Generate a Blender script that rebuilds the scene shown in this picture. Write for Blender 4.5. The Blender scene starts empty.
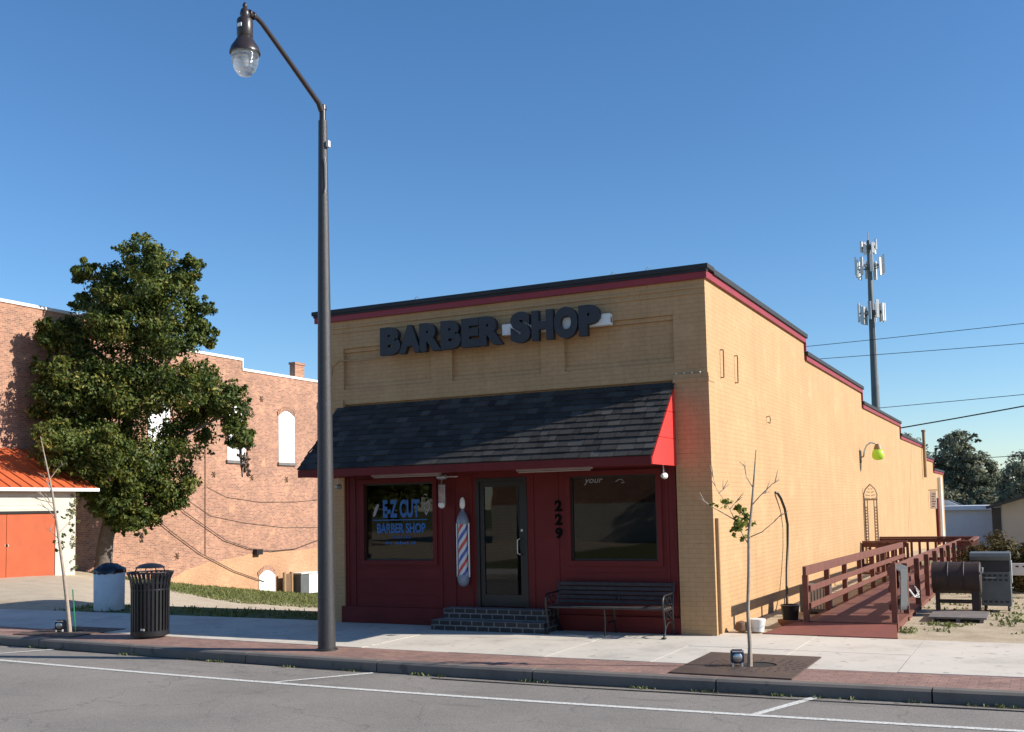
import bpy, bmesh, math, random
import numpy as np
from mathutils import Vector, Matrix

R = math.radians
sc = bpy.context.scene
col = sc.collection

# ------------------------------------------------------------------ camera
CAM = Vector((4.590976, -16.140288, 2.048))
rt = Vector((0.89355583, 0.44848171, -0.02054591))
up = Vector((0.05036852, -0.05466892, 0.99723333))
fw = Vector((-0.44611769, 0.89211853, 0.07143909))
cd = bpy.data.cameras.new("camera")
cam = bpy.data.objects.new("camera", cd)
col.objects.link(cam)
cam.matrix_world = Matrix(((rt.x, up.x, -fw.x, CAM.x), (rt.y, up.y, -fw.y, CAM.y),
                           (rt.z, up.z, -fw.z, CAM.z), (0, 0, 0, 1)))
cd.sensor_width = 36.0
cd.lens = 36.86
cd.shift_y = 0.0651
cd.clip_end = 3000
sc.camera = cam

# ------------------------------------------------------------------ light
SUN = Vector((1.75, 0.455, 1.0)).normalized()
elev = math.asin(SUN.z)
w = bpy.data.worlds.new("World")
sc.world = w
w.use_nodes = True
nt = w.node_tree
sky = nt.nodes.new("ShaderNodeTexSky")
sky.sky_type = 'NISHITA'
sky.sun_disc = False
sky.sun_elevation = elev
sky.sun_rotation = math.atan2(SUN.x, SUN.y)
sky.altitude = 0
sky.air_density = 1.0
sky.dust_density = 0.1
sky.ozone_density = 5.0
bg = nt.nodes["Background"]
hsv = nt.nodes.new("ShaderNodeHueSaturation")
hsv.inputs['Saturation'].default_value = 1.12
nt.links.new(sky.outputs[0], hsv.inputs['Color'])
nt.links.new(hsv.outputs[0], bg.inputs[0])
bg.inputs[1].default_value = 0.105
sd = bpy.data.lights.new("sun", 'SUN')
sd.energy = 5.0
sd.angle = R(0.5)
sd.color = (1.0, 0.94, 0.84)
so = bpy.data.objects.new("sun", sd)
col.objects.link(so)
so.rotation_euler = SUN.to_track_quat('Z', 'Y').to_euler()
vs = sc.view_settings
vs.view_transform = 'Standard'
vs.look = 'None'
vs.exposure = 0.60
vs.gamma = 1.0
vs.use_curve_mapping = False

# ------------------------------------------------------------------ helpers
rnd = random.Random(7)


def tag(o, label=None, cat=None, group=None, kind=None):
    if label: o['label'] = label
    if cat: o['category'] = cat
    if group: o['group'] = group
    if kind: o['kind'] = kind
    return o


def thing(name, label, cat, loc=(0, 0, 0), rz=0.0, group=None):
    o = bpy.data.objects.new(name, None)
    o.empty_display_size = 0.2
    o.location = loc
    o.rotation_euler = (0, 0, rz)
    col.objects.link(o)
    return tag(o, label, cat, group)


def copy_tree(o, parent=None):
    c = o.copy()
    col.objects.link(c)
    c.parent = parent
    for ch in list(o.children):
        copy_tree(ch, c)
    return c


class MB:
    def __init__(self):
        self.bm = bmesh.new()

    def box(self, x0, x1, y0, y1, z0, z1, bev=0.0):
        r = bmesh.ops.create_cube(self.bm, size=1.0)
        vsx = r['verts']
        for v in vsx:
            v.co = Vector((x0 + (v.co.x + .5) * (x1 - x0), y0 + (v.co.y + .5) * (y1 - y0), z0 + (v.co.z + .5) * (z1 - z0)))
        if bev > 0:
            es = list({e for v in vsx for e in v.link_edges})
            bmesh.ops.bevel(self.bm, geom=es, offset=bev, segments=2, affect='EDGES', profile=0.5)
        return self

    def beam(self, a, b, wx, wz, upv=(0, 0, 1), bev=0.0):
        """box section bar from a to b; wx across, wz along upv"""
        a, b = Vector(a), Vector(b)
        d = (b - a)
        L = d.length
        d.normalize()
        u = Vector(upv)
        s = d.cross(u)
        if s.length < 1e-4:
            s = d.cross(Vector((1, 0, 0)))
        s.normalize()
        u = s.cross(d).normalized()
        r = bmesh.ops.create_cube(self.bm, size=1.0)
        vsx = r['verts']
        for v in vsx:
            v.co = a + d * ((v.co.y + .5) * L) + s * (v.co.x * wx) + u * (v.co.z * wz)
        if bev > 0:
            es = list({e for v in vsx for e in v.link_edges})
            bmesh.ops.bevel(self.bm, geom=es, offset=bev, segments=1, affect='EDGES')
        return self

    def tube(self, pts, rad, n=8, caps=True):
        pts = [Vector(p) for p in pts]
        rads = rad if isinstance(rad, (list, tuple)) else [rad] * len(pts)
        rings = []
        prev = None
        for i, p in enumerate(pts):
            if i == 0: t = pts[1] - pts[0]
            elif i == len(pts) - 1: t = pts[-1] - pts[-2]
            else: t = (pts[i + 1] - pts[i]).normalized() + (pts[i] - pts[i - 1]).normalized()
            t.normalize()
            if prev is None:
                a = t.cross(Vector((0, 0, 1)))
                if a.length < 1e-3: a = t.cross(Vector((1, 0, 0)))
            else:
                a = prev - t * prev.dot(t)
            a.normalize()
            prev = a
            b = t.cross(a)
            rings.append([self.bm.verts.new(p + (a * math.cos(2 * math.pi * k / n) + b * math.sin(2 * math.pi * k / n)) * rads[i]) for k in range(n)])
        for i in range(len(rings) - 1):
            for k in range(n):
                self.bm.faces.new((rings[i][k], rings[i][(k + 1) % n], rings[i + 1][(k + 1) % n], rings[i + 1][k]))
        if caps:
            self.bm.faces.new(rings[0][::-1])
            self.bm.faces.new(rings[-1])
        return self

    def lathe(self, prof, c=(0, 0, 0), n=24, axis='z'):
        c = Vector(c)
        rings = []
        for (r, z) in prof:
            ring = []
            for k in range(n):
                a = 2 * math.pi * k / n
                if axis == 'z': p = Vector((r * math.cos(a), r * math.sin(a), z))
                elif axis == 'x': p = Vector((z, r * math.cos(a), r * math.sin(a)))
                else: p = Vector((r * math.cos(a), z, r * math.sin(a)))
                ring.append(self.bm.verts.new(c + p))
            rings.append(ring)
        for i in range(len(rings) - 1):
            for k in range(n):
                self.bm.faces.new((rings[i][k], rings[i][(k + 1) % n], rings[i + 1][(k + 1) % n], rings[i + 1][k]))
        self.bm.faces.new(rings[0][::-1])
        self.bm.faces.new(rings[-1])
        return self

    def prism(self, poly, a0, a1, axis='x'):
        """poly in the two other axes in order"""
        def P(u, v, a):
            return {'x': (a, u, v), 'y': (u, a, v), 'z': (u, v, a)}[axis]
        A = [self.bm.verts.new(P(u, v, a0)) for u, v in poly]
        B = [self.bm.verts.new(P(u, v, a1)) for u, v in poly]
        n = len(poly)
        self.bm.faces.new(A[::-1])
        self.bm.faces.new(B)
        for i in range(n):
            self.bm.faces.new((A[i], A[(i + 1) % n], B[(i + 1) % n], B[i]))
        return self

    def face(self, pts):
        self.bm.faces.new([self.bm.verts.new(p) for p in pts])
        return self

    def build(self, name, m, parent=None, smooth=False, loc=None):
        bmesh.ops.recalc_face_normals(self.bm, faces=self.bm.faces)
        me = bpy.data.meshes.new(name)
        self.bm.to_mesh(me)
        self.bm.free()
        return link(name, me, m, parent, smooth, loc)


def link(name, me, m, parent=None, smooth=False, loc=None):
    if m: me.materials.append(m)
    if smooth:
        me.polygons.foreach_set('use_smooth', [True] * len(me.polygons))
        me.set_sharp_from_angle(angle=R(38))
    o = bpy.data.objects.new(name, me)
    col.objects.link(o)
    if parent: o.parent = parent
    if loc: o.location = loc
    return o


def text_mesh(s, size, extrude=0.0, bold=0.0, align='CENTER', sx=1.0):
    cu = bpy.data.curves.new('lettering', 'FONT')
    cu.body = s
    cu.size = size
    cu.extrude = extrude
    cu.offset = bold
    cu.align_x = align
    cu.align_y = 'CENTER'
    cu.resolution_u = 4
    o = bpy.data.objects.new('lettering', cu)
    col.objects.link(o)
    dg = bpy.context.evaluated_depsgraph_get()
    dg.update()
    me = bpy.data.meshes.new_from_object(o.evaluated_get(dg))
    bpy.data.objects.remove(o)
    bpy.data.curves.remove(cu)
    return me


def fit_text(s, x0, x1, z0, z1, y, depth=0.002, bold=0.0, slant=0.0):
    """mesh of text filling x0..x1, z0..z1 on a plane facing -Y"""
    me = text_mesh(s, 1.0, 0.5, bold)
    co = np.empty(len(me.vertices) * 3)
    me.vertices.foreach_get('co', co)
    co = co.reshape(-1, 3)
    mn, mx = co.min(0), co.max(0)
    u = (co - mn) / np.maximum(mx - mn, 1e-6)
    out = np.empty_like(co)
    out[:, 0] = x0 + u[:, 0] * (x1 - x0) + slant * (u[:, 1] - .5)
    out[:, 2] = z0 + u[:, 1] * (z1 - z0)
    out[:, 1] = y + (0.5 - u[:, 2]) * depth
    me.vertices.foreach_set('co', out.ravel())
    me.update()
    return me


# ------------------------------------------------------------------ materials
def nodes(name):
    m = bpy.data.materials.new(name)
    m.use_nodes = True
    t = m.node_tree
    return m, t, t.nodes["Principled BSDF"], t.links.new


def rgba(c): return (c[0], c[1], c[2], 1.0)


def ramp(t, fac, stops, link):
    r = t.nodes.new("ShaderNodeValToRGB")
    while len(r.color_ramp.elements) < len(stops):
        r.color_ramp.elements.new(0.5)
    for e, (p, c) in zip(r.color_ramp.elements, stops):
        e.position = p
        e.color = rgba(c)
    link(fac, r.inputs[0])
    return r.outputs[0]


def noise(t, vec, scale, detail=4, rough=0.6, link=None):
    n = t.nodes.new("ShaderNodeTexNoise")
    n.inputs['Scale'].default_value = scale
    n.inputs['Detail'].default_value = detail
    n.inputs['Roughness'].default_value = rough
    if vec: link(vec, n.inputs['Vector'])
    return n.outputs['Fac']


def mixc(t, link, f, a, b, mode='MIX'):
    n = t.nodes.new("ShaderNodeMix")
    n.data_type = 'RGBA'
    n.blend_type = mode
    for i, v in ((0, f), (6, a), (7, b)):
        if hasattr(v, 'is_output'): link(v, n.inputs[i])
        elif i == 0: n.inputs[0].default_value = v
        else: n.inputs[i].default_value = rgba(v)
    return n.outputs[2]


def objco(t):
    return t.nodes.new("ShaderNodeTexCoord").outputs['Object']


def bump(t, link, b, h, strength=0.3, dist=0.01):
    n = t.nodes.new("ShaderNodeBump")
    n.inputs['Strength'].default_value = strength
    n.inputs['Distance'].default_value = dist
    link(h, n.inputs['Height'])
    link(n.outputs[0], b.inputs['Normal'])


def plain(name, c, rough=0.6, var=0.18, scale=3.0, metal=0.0, bmp=0.15, bscale=60, spec=0.5, stain=None, stain_scale=1.3, stain_amt=(0.55, 0.75)):
    m, t, b, L = nodes(name)
    v = objco(t)
    lo = tuple(x * (1 - var) for x in c)
    hi = tuple(min(1, x * (1 + var)) for x in c)
    cc = ramp(t, noise(t, v, scale, 6, .65, L), [(0.3, lo), (0.7, hi)], L)
    if stain:
        f = t.nodes.new("ShaderNodeMapRange")
        L(noise(t, v, stain_scale, 7, .7, L), f.inputs[0])
        f.inputs[1].default_value, f.inputs[2].default_value = stain_amt
        cc = mixc(t, L, f.outputs[0], cc, stain)
    L(cc, b.inputs['Base Color'])
    b.inputs['Roughness'].default_value = rough
    b.inputs['Metallic'].default_value = metal
    b.inputs['Specular IOR Level'].default_value = spec
    if bmp: bump(t, L, b, noise(t, v, bscale, 3, .6, L), bmp, 0.01)
    return m


def wallvec(t, L):
    """(x+y, z) so that one brick pattern serves walls along X and along Y"""
    s = t.nodes.new("ShaderNodeSeparateXYZ")
    L(objco(t), s.inputs[0])
    a = t.nodes.new("ShaderNodeMath")
    L(s.outputs[0], a.inputs[0]); L(s.outputs[1], a.inputs[1])
    c = t.nodes.new("ShaderNodeCombineXYZ")
    L(a.outputs[0], c.inputs[0]); L(s.outputs[2], c.inputs[1])
    return c.outputs[0]


def brickmat(name, c1, c2, mortar, bw=0.215, bh=0.075, ms=0.010, rough=0.85, bias=0.0, varscale=0.5, dark=0.8, light=1.15, pale=None, bstr=0.5, wobble=0.0, flat=None, cracks=None, fine_mix=.5):
    m, t, b, L = nodes(name)
    v = wallvec(t, L) if flat is None else objco(t)
    if wobble:
        nz = t.nodes.new("ShaderNodeTexNoise"); nz.inputs['Scale'].default_value = 1.1
        L(v, nz.inputs['Vector'])
        mp = t.nodes.new("ShaderNodeVectorMath"); mp.operation = 'SCALE'; mp.inputs[3].default_value = wobble
        L(nz.outputs['Color'], mp.inputs[0])
        ad = t.nodes.new("ShaderNodeVectorMath"); ad.operation = 'ADD'
        L(v, ad.inputs[0]); L(mp.outputs[0], ad.inputs[1])
        v = ad.outputs[0]
    k = t.nodes.new("ShaderNodeTexBrick")
    L(v, k.inputs['Vector'])
    k.inputs['Scale'].default_value = 1
    k.inputs['Color1'].default_value = rgba(c1)
    k.inputs['Color2'].default_value = rgba(c2)
    k.inputs['Mortar'].default_value = rgba(mortar)
    k.inputs['Mortar Size'].default_value = ms
    k.inputs['Mortar Smooth'].default_value = 0.3
    k.inputs['Bias'].default_value = bias
    k.inputs['Brick Width'].default_value = bw
    k.inputs['Row Height'].default_value = bh
    big = noise(t, v, varscale, 6, .7, L)
    tint = ramp(t, big, [(0.3, (dark,) * 3), (0.7, (light,) * 3)], L)
    cc = mixc(t, L, 1.0, k.outputs['Color'], tint, 'MULTIPLY')
    fine = noise(t, v, 9, 5, .7, L)
    cc = mixc(t, L, fine_mix, cc, mixc(t, L, 1.0, cc, ramp(t, fine, [(0.35, (.7, .7, .7)), (0.65, (1.3, 1.3, 1.3))], L), 'MULTIPLY'))
    if pale:
        f = t.nodes.new("ShaderNodeMapRange")
        L(noise(t, v, 1.4, 8, .75, L), f.inputs[0])
        f.inputs[1].default_value, f.inputs[2].default_value = 0.56, 0.66
        cc = mixc(t, L, f.outputs[0], cc, pale)
    if cracks:                      # open joints here and there along the courses
        mp = t.nodes.new("ShaderNodeMapping"); mp.inputs['Scale'].default_value = (1.6, 11, 1)
        L(v, mp.inputs[0])
        f = t.nodes.new("ShaderNodeMapRange")
        L(noise(t, mp.outputs[0], 1.0, 4, .6, L), f.inputs[0])
        f.inputs[1].default_value, f.inputs[2].default_value = .62, .74
        mu = t.nodes.new("ShaderNodeMath"); mu.operation = 'MULTIPLY'
        L(f.outputs[0], mu.inputs[0]); L(k.outputs['Fac'], mu.inputs[1])
        cc = mixc(t, L, mu.outputs[0], cc, cracks)
        ms_ = t.nodes.new("ShaderNodeMapping"); ms_.inputs['Scale'].default_value = (2.4, .22, 1)
        L(v, ms_.inputs[0])
        cc = mixc(t, L, 1.0, cc, ramp(t, noise(t, ms_.outputs[0], 1.0, 6, .7, L), [(0.3, (.91, .90, .88)), (0.6, (1.03, 1.03, 1.04))], L), 'MULTIPLY')
    L(cc, b.inputs['Base Color'])
    b.inputs['Roughness'].default_value = rough
    h = t.nodes.new("ShaderNodeMath"); h.operation = 'MULTIPLY_ADD'
    L(k.outputs['Fac'], h.inputs[0]); h.inputs[1].default_value = -1
    L(noise(t, v, 25, 4, .7, L), h.inputs[2])
    bump(t, L, b, h.outputs[0], bstr, 0.006)
    return m


def tonemat(name, stops, rough=0.6, transl=0.0, spec=0.3, nscale=None):
    """colour from a per-face random number stored on the mesh"""
    m, t, b, L = nodes(name)
    a = t.nodes.new("ShaderNodeAttribute"); a.attribute_name = 'tone'
    cc = ramp(t, a.outputs['Fac'], stops, L)
    if nscale:
        cc = mixc(t, L, 1.0, cc, ramp(t, noise(t, objco(t), nscale, 5, .7, L), [(0.3, (.75,) * 3), (0.7, (1.2,) * 3)], L), 'MULTIPLY')
    L(cc, b.inputs['Base Color'])
    b.inputs['Roughness'].default_value = rough
    b.inputs['Specular IOR Level'].default_value = spec
    if transl:
        tr = t.nodes.new("ShaderNodeBsdfTranslucent")
        L(cc, tr.inputs[0])
        mx = t.nodes.new("ShaderNodeMixShader"); mx.inputs[0].default_value = transl
        L(b.outputs[0], mx.inputs[1]); L(tr.outputs[0], mx.inputs[2])
        L(mx.outputs[0], t.nodes["Material Output"].inputs[0])
    return m


def glassmat(name, tint=(.5, .52, .5), boost=1.0):
    m, t, b, L = nodes(name)
    tr = t.nodes.new("ShaderNodeBsdfTransparent"); tr.inputs[0].default_value = rgba(tint)
    gl = t.nodes.new("ShaderNodeBsdfGlossy"); gl.inputs['Roughness'].default_value = 0.01
    fr = t.nodes.new("ShaderNodeFresnel"); fr.inputs[0].default_value = 1.5
    mu = t.nodes.new("ShaderNodeMath"); mu.operation = 'MULTIPLY'; mu.inputs[1].default_value = boost
    nb = t.nodes.new("ShaderNodeBump"); nb.inputs['Strength'].default_value = 0.012; nb.inputs['Distance'].default_value = .02
    L(noise(t, objco(t), 2.5, 1, .5, L), nb.inputs['Height'])
    L(nb.outputs[0], gl.inputs['Normal'])
    L(fr.outputs[0], mu.inputs[0])
    mx = t.nodes.new("ShaderNodeMixShader")
    L(mu.outputs[0], mx.inputs[0]); L(tr.outputs[0], mx.inputs[1]); L(gl.outputs[0], mx.inputs[2])
    L(mx.outputs[0], t.nodes["Material Output"].inputs[0])
    return m


M = {}
M['tan'] = brickmat('painted_tan_brick', (.470, .284, .136), (.485, .294, .142), (.405, .238, .108), ms=.007, rough=.78, dark=.90, light=1.05, bstr=.24, fine_mix=.16, pale=(.50, .315, .160), cracks=(.26, .15, .07), varscale=.7)  # mortar tone a little darker, painting in the shade of recessed joints
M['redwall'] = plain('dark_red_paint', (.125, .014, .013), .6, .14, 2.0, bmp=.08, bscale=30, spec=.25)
M['redtrim'] = plain('red_trim_paint', (.26, .02, .028), .5, .12, 2.0, bmp=.05)
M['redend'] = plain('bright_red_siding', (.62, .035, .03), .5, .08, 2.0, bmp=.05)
M['coping'] = plain('black_roofing_felt', (.018, .02, .025), .7, .3, 4, bmp=.3, bscale=20)
M['shingle'] = tonemat('asphalt_shingles', [(0, (.026, .0235, .022)), (.5, (.044, .040, .037)), (1, (.078, .071, .066))], .85, nscale=30)
M['roof'] = plain('flat_roof_gravel', (.2, .19, .18), .9)
M['dark'] = plain('dark_bronze_metal', (.012, .011, .010), .45, .2, 5, bmp=.03)
M['black'] = plain('black_enamel', (.012, .012, .014), .35, .25, 6, bmp=.08, bscale=90)
M['blackletter'] = plain('charcoal_letter_face', (.022, .024, .031), .55, .15, 6, bmp=.02)
M['matt'] = plain('matt_black_digits', (.006, .006, .006), .95, .1, 5, bmp=0, spec=.05)
M['white'] = plain('white_paint', (.78, .78, .76), .5, .06, 4, bmp=.05)
M['offwhite'] = plain('weathered_white', (.62, .6, .56), .6, .12, 4, bmp=.1, stain=(.4, .35, .28))
M['glass'] = glassmat('window_glass', (.55, .57, .55), 1.35)
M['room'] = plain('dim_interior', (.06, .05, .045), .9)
M['curtain'] = plain('grey_curtain', (.35, .33, .30), .9, .1, 8)
M['blue'] = plain('blue_window_lettering', (.035, .13, .36), .7, .1, 9, bmp=0)
M['decal'] = plain('pale_window_decal', (.30, .30, .31), .5, .1, 9, bmp=0)
M['asphalt'] = None
M['chrome'] = plain('brushed_metal', (.6, .6, .6), .3, .08, 9, metal=1.0, bmp=.02)
M['polegrey'] = plain('speckled_charcoal_pole', (.032, .03, .033), .42, .5, 45, bmp=.5, bscale=130)
M['lampbronze'] = plain('dark_brown_lamp_casting', (.03, .022, .022), .35, .2, 8, bmp=.05)
M['stepbrick'] = brickmat('dark_step_brick', (.016, .015, .017), (.026, .023, .025), (.17, .165, .16), bw=.21, bh=.0875, ms=.011, rough=.7)
M['benchwood'] = plain('dark_bench_slat', (.055, .045, .042), .7, .3, 10, bmp=.15, bscale=40, spec=.25)
M['redwood'] = plain('red_stained_wood', (.150, .052, .034), .78, .22, 5, bmp=.3, bscale=35, stain=(.12, .035, .03))
M['ramplip'] = plain('red_painted_lip', (.20, .060, .042), .78, .12, 3, bmp=.2)
M['brick'] = brickmat('old_red_brick', (.43, .20, .13), (.21, .09, .07), (.40, .27, .18), ms=.013, bias=-.12, varscale=.35, dark=.74, light=1.22, pale=(.52, .28, .16), wobble=.02)
M['yellowpaint'] = brickmat('worn_ochre_paint', (.52, .30, .165), (.47, .26, .145), (.42, .235, .13), rough=.8, bstr=.5, pale=(.48, .26, .15))
M['stonecap'] = plain('white_stone_coping', (.74, .72, .68), .7, .08, 3)
M['orange'] = plain('orange_metal_roof', (.50, .105, .033), .6, .14, 1.5, bmp=.05, stain=(.36, .09, .04), stain_scale=2)
M['orangedoor'] = plain('orange_door_paint', (.40, .078, .022), .65, .12, 1.5, bmp=.08, stain=(.34, .075, .03), stain_scale=2.5)
M['siding'] = plain('cream_siding', (.52, .48, .40), .6, .06, 2, bmp=.05)
M['bark'] = plain('grey_bark', (.13, .105, .09), .9, .35, 6, bmp=.8, bscale=14)
M['palebark'] = plain('pale_sapling_bark', (.34, .27, .21), .8, .25, 14, bmp=.4, bscale=50)
M['leaf'] = tonemat('glossy_green_leaves', [(0, (.032, .052, .012)), (.45, (.088, .122, .024)), (.85, (.17, .19, .04)), (1, (.34, .27, .06))], .5, .36, .25)
M['leafdry'] = tonemat('dry_brown_foliage', [(0, (.09, .06, .04)), (1, (.20, .14, .10))], .8, .1)
M['leaffar'] = tonemat('far_tree_leaves', [(0, (.13, .15, .10)), (.6, (.22, .235, .155)), (1, (.31, .275, .18))], .8, .3)  # greyed and lightened, painting distance haze into the leaf colour
M['hedge'] = tonemat('autumn_hedge_leaves', [(0, (.06, .055, .02)), (.6, (.12, .095, .035)), (1, (.22, .15, .06))], .7, .2)
M['grass'] = tonemat('lot_grass', [(0, (.10, .125, .035)), (1, (.22, .23, .08))], .7, .25)
M['steel'] = plain('galvanised_steel', (.42, .43, .44), .45, .15, 3, metal=.6, bmp=.05)
M['antenna'] = plain('pale_antenna_panel', (.66, .65, .64), .5, .08, 3, bmp=0)
M['towerpole'] = plain('grey_tower_steel', (.11, .125, .135), .6, .15, 1, bmp=.05)
M['rust'] = plain('rusty_smoker_steel', (.032, .020, .017), .65, .35, 4, bmp=.3, stain=(.11, .05, .03), stain_scale=3)
M['grillgrey'] = plain('grey_grill_enamel', (.10, .11, .11), .5, .15, 5, bmp=.05)
M['grilldark'] = plain('black_grill_hood', (.02, .02, .022), .5, .2, 5, bmp=.05)
M['pallet'] = plain('weathered_grey_board', (.17, .15, .14), .85, .25, 8, bmp=.3)
M['cloth'] = plain('grey_cloth', (.075, .078, .08), .95, .12, 14, bmp=.3)
M['cable'] = plain('black_cable', (.015, .014, .014), .5, .1, 5, bmp=0)
M['barrelconc'] = plain('whitewashed_barrel', (.62, .66, .70), .85, .10, 3, bmp=.3, stain=(.5, .52, .54))
M['bag'] = plain('black_bin_bag', (.012, .012, .02), .25, .2, 9, bmp=.5, bscale=12)
M['grate'] = plain('rusty_brown_iron', (.085, .058, .045), .6, .25, 6, bmp=.3, bscale=30)
M['soil'] = plain('dark_soil', (.03, .022, .018), .95, .3, 9)
M['greyhouse'] = plain('white_metal_wall', (.72, .70, .66), .6, .06, 1)
M['beige'] = plain('beige_stucco', (.50, .44, .37), .85, .06, 1)
M['darkroof'] = plain('dark_eave', (.04, .038, .036), .7)
M['terracotta'] = plain('terracotta', (.25, .10, .05), .8)
M['plasticwhite'] = plain('white_plastic', (.72, .73, .72), .4, .05, 4, bmp=.03)
M['lime'] = None
M['greenstake'] = plain('green_stake', (.02, .22, .09), .5)
M['bluegrey'] = plain('dark_blue_housing', (.03, .038, .065), .35, .2, 8, bmp=.05)
M['rod'] = plain('rusty_iron_rod', (.16, .09, .05), .8, .3, 10)
M['downpipe'] = plain('brown_downpipe', (.30, .19, .09), .5, .1, 5)
M['oldcable'] = plain('faded_brown_cable', (.085, .058, .042), .8, .2, 5, bmp=0)
M['moss'] = plain('bare_ivy_stem', (.11, .085, .07), .9, .3, 8)

# gooseneck lamp lens: lime plastic that lets sunlight through
m, t, b, L = nodes('lime_lamp_lens')
b.inputs['Base Color'].default_value = (.66, .85, .12, 1)
b.inputs['Roughness'].default_value = .3
tr = t.nodes.new("ShaderNodeBsdfTranslucent"); tr.inputs[0].default_value = (.6, .9, .05, 1)
mx = t.nodes.new("ShaderNodeMixShader"); mx.inputs[0].default_value = .4
L(b.outputs[0], mx.inputs[1]); L(tr.outputs[0], mx.inputs[2])
L(mx.outputs[0], t.nodes["Material Output"].inputs[0])
M['lime'] = m

# ribbed clear lamp globe
m, t, b, L = nodes('prismatic_lamp_globe')
gl = t.nodes.new("ShaderNodeBsdfGlossy"); gl.inputs['Roughness'].default_value = .12
tr = t.nodes.new("ShaderNodeBsdfTransparent"); tr.inputs[0].default_value = (.86, .88, .90, 1)
df = t.nodes.new("ShaderNodeBsdfTranslucent"); df.inputs[0].default_value = (.75, .78, .80, 1)
wv = t.nodes.new("ShaderNodeTexWave"); wv.inputs['Scale'].default_value = 6; wv.bands_direction = 'Z'
wv.inputs['Distortion'].default_value = 3
L(objco(t), wv.inputs['Vector'])
bp = t.nodes.new("ShaderNodeBump"); bp.inputs['Strength'].default_value = .5; bp.inputs['Distance'].default_value = .02
L(wv.outputs['Fac'], bp.inputs['Height']); L(bp.outputs[0], gl.inputs['Normal'])
m1 = t.nodes.new("ShaderNodeMixShader"); m1.inputs[0].default_value = .58
m2 = t.nodes.new("ShaderNodeMixShader"); m2.inputs[0].default_value = .22
L(tr.outputs[0], m1.inputs[1]); L(df.outputs[0], m1.inputs[2])
L(m1.outputs[0], m2.inputs[1]); L(gl.outputs[0], m2.inputs[2])
L(m2.outputs[0], t.nodes["Material Output"].inputs[0])
M['globe'] = m


def asphalt():
    m, t, b, L = nodes('worn_asphalt')
    v = objco(t)
    sp = ramp(t, noise(t, v, 110, 3, .8, L), [(0.32, (.12, .106, .093)), (.5, (.215, .193, .17)), (0.68, (.38, .345, .305))], L)
    big = ramp(t, noise(t, v, .45, 6, .65, L), [(0.3, (.84, .84, .84)), (0.7, (1.14, 1.13, 1.11))], L)
    c = mixc(t, L, 1.0, sp, big, 'MULTIPLY')
    # oil drips and tyre scuffs, stretched along the street
    mp = t.nodes.new("ShaderNodeMapping"); mp.inputs['Scale'].default_value = (.55, 2.6, 1)
    L(v, mp.inputs[0])
    st = t.nodes.new("ShaderNodeMapRange")
    L(noise(t, mp.outputs[0], 1.1, 6, .7, L), st.inputs[0])
    st.inputs[1].default_value, st.inputs[2].default_value = .58, .80
    c = mixc(t, L, st.outputs[0], c, (.12, .11, .10))
    # cracks
    vo = t.nodes.new("ShaderNodeTexVoronoi"); vo.feature = 'DISTANCE_TO_EDGE'; vo.inputs['Scale'].default_value = .42
    nz = t.nodes.new("ShaderNodeTexNoise"); nz.inputs['Scale'].default_value = 2.2; nz.inputs['Detail'].default_value = 6
    L(v, nz.inputs['Vector'])
    ad = t.nodes.new("ShaderNodeVectorMath"); ad.operation = 'MULTIPLY_ADD'
    L(nz.outputs['Color'], ad.inputs[0]); ad.inputs[1].default_value = (.7, .7, .7); L(v, ad.inputs[2])
    L(ad.outputs[0], vo.inputs['Vector'])
    cr = t.nodes.new("ShaderNodeMapRange")
    L(vo.outputs['Distance'], cr.inputs[0])
    cr.inputs[1].default_value, cr.inputs[2].default_value = 0.0, .007
    cr.inputs[3].default_value, cr.inputs[4].default_value = .38, 0
    c = mixc(t, L, cr.outputs[0], c, (.05, .047, .045))
    L(c, b.inputs['Base Color'])
    b.inputs['Roughness'].default_value = .88
    bump(t, L, b, noise(t, v, 90, 3, .7, L), .6, .008)
    return m


def concrete(name, base, scale=1.0):
    m, t, b, L = nodes(name)
    v = objco(t)
    big = ramp(t, noise(t, v, .8 * scale, 8, .7, L), [(0.28, tuple(x * .68 for x in base)), (.5, base), (0.75, tuple(min(1, x * 1.1) for x in base))], L)
    sp = ramp(t, noise(t, v, 70, 3, .8, L), [(0.3, (.88,) * 3), (0.7, (1.08,) * 3)], L)
    c = mixc(t, L, 1.0, big, sp, 'MULTIPLY')
    gum = t.nodes.new("ShaderNodeMapRange")
    L(noise(t, v, 5.5, 2, .4, L), gum.inputs[0])
    gum.inputs[1].default_value, gum.inputs[2].default_value = .66, .73
    c = mixc(t, L, gum.outputs[0], c, tuple(x * .6 for x in base))
    L(c, b.inputs['Base Color'])
    b.inputs['Roughness'].default_value = .85
    bump(t, L, b, noise(t, v, 60, 3, .7, L), .25, .006)
    return m


def paintline():
    m, t, b, L = nodes('worn_road_paint')
    v = objco(t)
    f = t.nodes.new("ShaderNodeMapRange")
    L(noise(t, v, 28, 6, .8, L), f.inputs[0])
    f.inputs[1].default_value, f.inputs[2].default_value = .48, .62
    c = mixc(t, L, f.outputs[0], (.68, .67, .62), (.27, .25, .22))
    L(c, b.inputs['Base Color'])
    b.inputs['Roughness'].default_value = .8
    return m


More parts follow.
